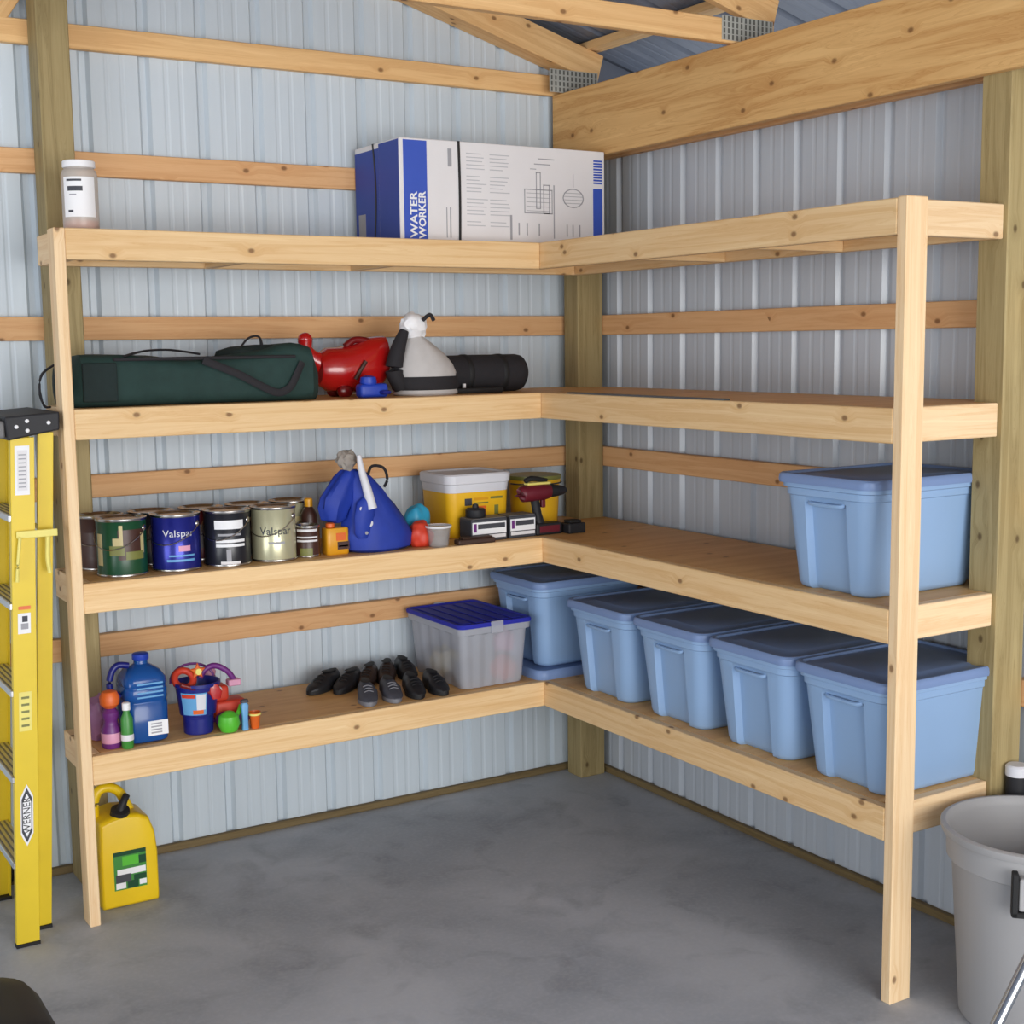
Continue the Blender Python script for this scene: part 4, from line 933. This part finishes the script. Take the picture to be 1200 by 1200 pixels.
MB().box((-.06, -.045, .03), (.06, .045, .1)).build('body', 'red_orange', t, bevel=.012, seg=3, smooth=True)
MB().box((-.065, -.04, .1005), (-.005, .04, .16)).build('cab', 'red_orange', t, bevel=.014, seg=3, smooth=True)
blob('light', .014, .014, .014, 'white_print', t, (-.05, -.045, .15), 0, 1, 1, 2, False)
for x in (-.035, .035):
    for y in (-.048, .048): MB().lathe([(.01, -.01), (.03, -.009), (.032, 0), (.03, .009), (.01, .01)], 20, Matrix.Translation((x, y, .032)) @ Matrix.Rotation(PI/2, 4, 'X')).build('wheel', 'purple', t, smooth=True)
t = empty('toy_figure', (-2.02, -.33, z4), 'dark red toy standing behind the orange red truck', 'toy')
MB().lathe([(.03, 0), (.04, .01), (.035, .1), (.02, .13), (.028, .16), (.02, .2), (.005, .205)], 20).build('body', 'red_dark', t, smooth=True)
blob('head', .025, .025, .025, 'pink', t, (0, -.01, .185), .05, 2, 1, 2, False)
t = empty('green_scoop', (-2.025, -.555, z4), 'bright green toy scoop at the shelf edge', 'toy')
MB().lathe([(.01, 0), (.03, .004), (.042, .03), (.036, .062), (.018, .076), (.006, .08)], 22).build('bowl', 'lime', t, smooth=True)
MB().tube([(.03, .01, .05), (.05, .02, .07), (.06, .03, .085)], .009, 8).build('handle', 'lime', t, smooth=True)
t = empty('blue_stick', (-1.966, -.565, z4), 'light blue toy stick standing beside the green scoop', 'toy')
MB().loft([rrect(.024, .02, .006, 0), rrect(.022, .018, .006, .05), rrect(.028, .022, .006, .095), rrect(.018, .014, .005, .105)]).build('stick', 'sky_blue', t, smooth=True)
MB().loft([rrect(.03, .024, .006, .1055), rrect(.026, .02, .006, .116)]).build('tip', 'shoe_grey', t, smooth=True)
t = empty('orange_cup', (-1.925, -.56, z4), 'small orange toy cup right of the light blue stick', 'toy')
MB().lathe([(.014, 0), (.016, .003), (.022, .06), (.0235, .062), (.021, .062), (.014, .006), (.002, .004)], 22, None, True, False).build('cup', 'orange', t, smooth=True)
MB().lathe([(.0225, .05), (.0245, .052), (.0245, .056), (.0228, .058)], 22, None, False, False).build('band', 'pale_yellow', t, smooth=True)

def make_shoe(up, sole):
    t = empty('shoe', (0, 0, 0)); L = .265
    def outline(s, z):
        pts = []
        for i in range(24):
            a = 2*PI*i/24; y = math.cos(a); x = math.sin(a)
            w = .046 if y > 0 else .036
            w *= 1-.12*math.exp(-((y+.15)/.35)**2)
            pts.append((x*w*s+(.006 if y > .2 else 0), y*L/2*s**.5, z))
        return pts
    MB().loft([outline(.93, 0), outline(1, .004), outline(1.0, .02), outline(.97, .024)]).build('sole', sole, t, smooth=True)
    b = MB(); n = 14; rings = []
    for i in range(n+1):
        k = i/n; y = L/2*.97*(1-2*k); hh = [.028, .042, .05, .055, .062, .072, .083, .092, .096, .094, .09, .088, .09, .09, .07][i]
        w = .044*math.sqrt(max(.06, 1-abs(1-2*k)**3.2))*(1 if k < .5 else .86)
        ring = []
        for j in range(13):
            a = PI*j/12; c, s = math.cos(a), math.sin(a)
            tw = 1 if s < .6 else 1-.35*(s-.6)/.4*(1 if k > .4 else 0)
            ring.append((w*math.copysign(abs(c)**.7, c)*tw+(.004 if k < .4 else 0), y, .0235+(hh-.0235)*s**.75))
        rings.append(ring)
    b.loft(rings, True, True, closed=False); o = b.build('upper', up, t, smooth=True)
    MB().loft([[(x*.55, y*.42-.05, .096-.004*abs(y)) for x, y, z in outline(1, 0)], [(x*.5, y*.38-.05, .0965) for x, y, z in outline(1, 0)]]).build('opening', 'black_rubber', t, smooth=True)
    for q in range(3): MB().tube([(-.018, .022+q*.02, .079-q*.009), (.003, .022+q*.02, .086-q*.009), (.022, .022+q*.02, .079-q*.009)], .0028, 6).build('lace', 'sole_grey' if up == 'shoe_grey' else 'shoe_black', t, smooth=True)
    return t
protos = {k: make_shoe(*v) for k, v in {'b': ('shoe_black', 'black_rubber'), 'n': ('shoe_brown', 'shoe_brown'), 'g': ('shoe_grey', 'sole_grey')}.items()}
usedp = set()
for k, x, y, rz, lb in (
    ('b', -1.475, -.185, 2.15, 'black shoe lying furthest left in the heap'),
    ('b', -1.385, -.225, 2.3, 'black shoe beside the furthest left shoe, towards the brown pair'),
    ('n', -1.275, -.19, 2.5, 'brown shoe at the back of the heap, left one of the brown pair'),
    ('n', -1.18, -.175, 2.65, 'brown shoe at the back of the heap, right one of the brown pair'),
    ('b', -1.085, -.165, 3.0, 'black shoe at the back right beside the clear bin'),
    ('g', -1.40, -.44, 2.85, 'grey sneaker with pale sole at the front left of the heap'),
    ('g', -1.30, -.45, 2.95, 'grey sneaker with pale sole second from the front left'),
    ('b', -1.195, -.45, 2.95, 'black shoe at the front of the heap beside the sneakers'),
    ('b', -1.095, -.455, 3.05, 'black shoe at the front right of the heap by the clear bin')):
    o = protos[k] if k not in usedp else copy_tree(protos[k]); usedp.add(k)
    o.location = (x, y, z4); o.rotation_euler = (0, 0, rz); o.scale = (.92, .84, .78); tag(o, lb, 'shoe', 'shoes on the bottom shelf')
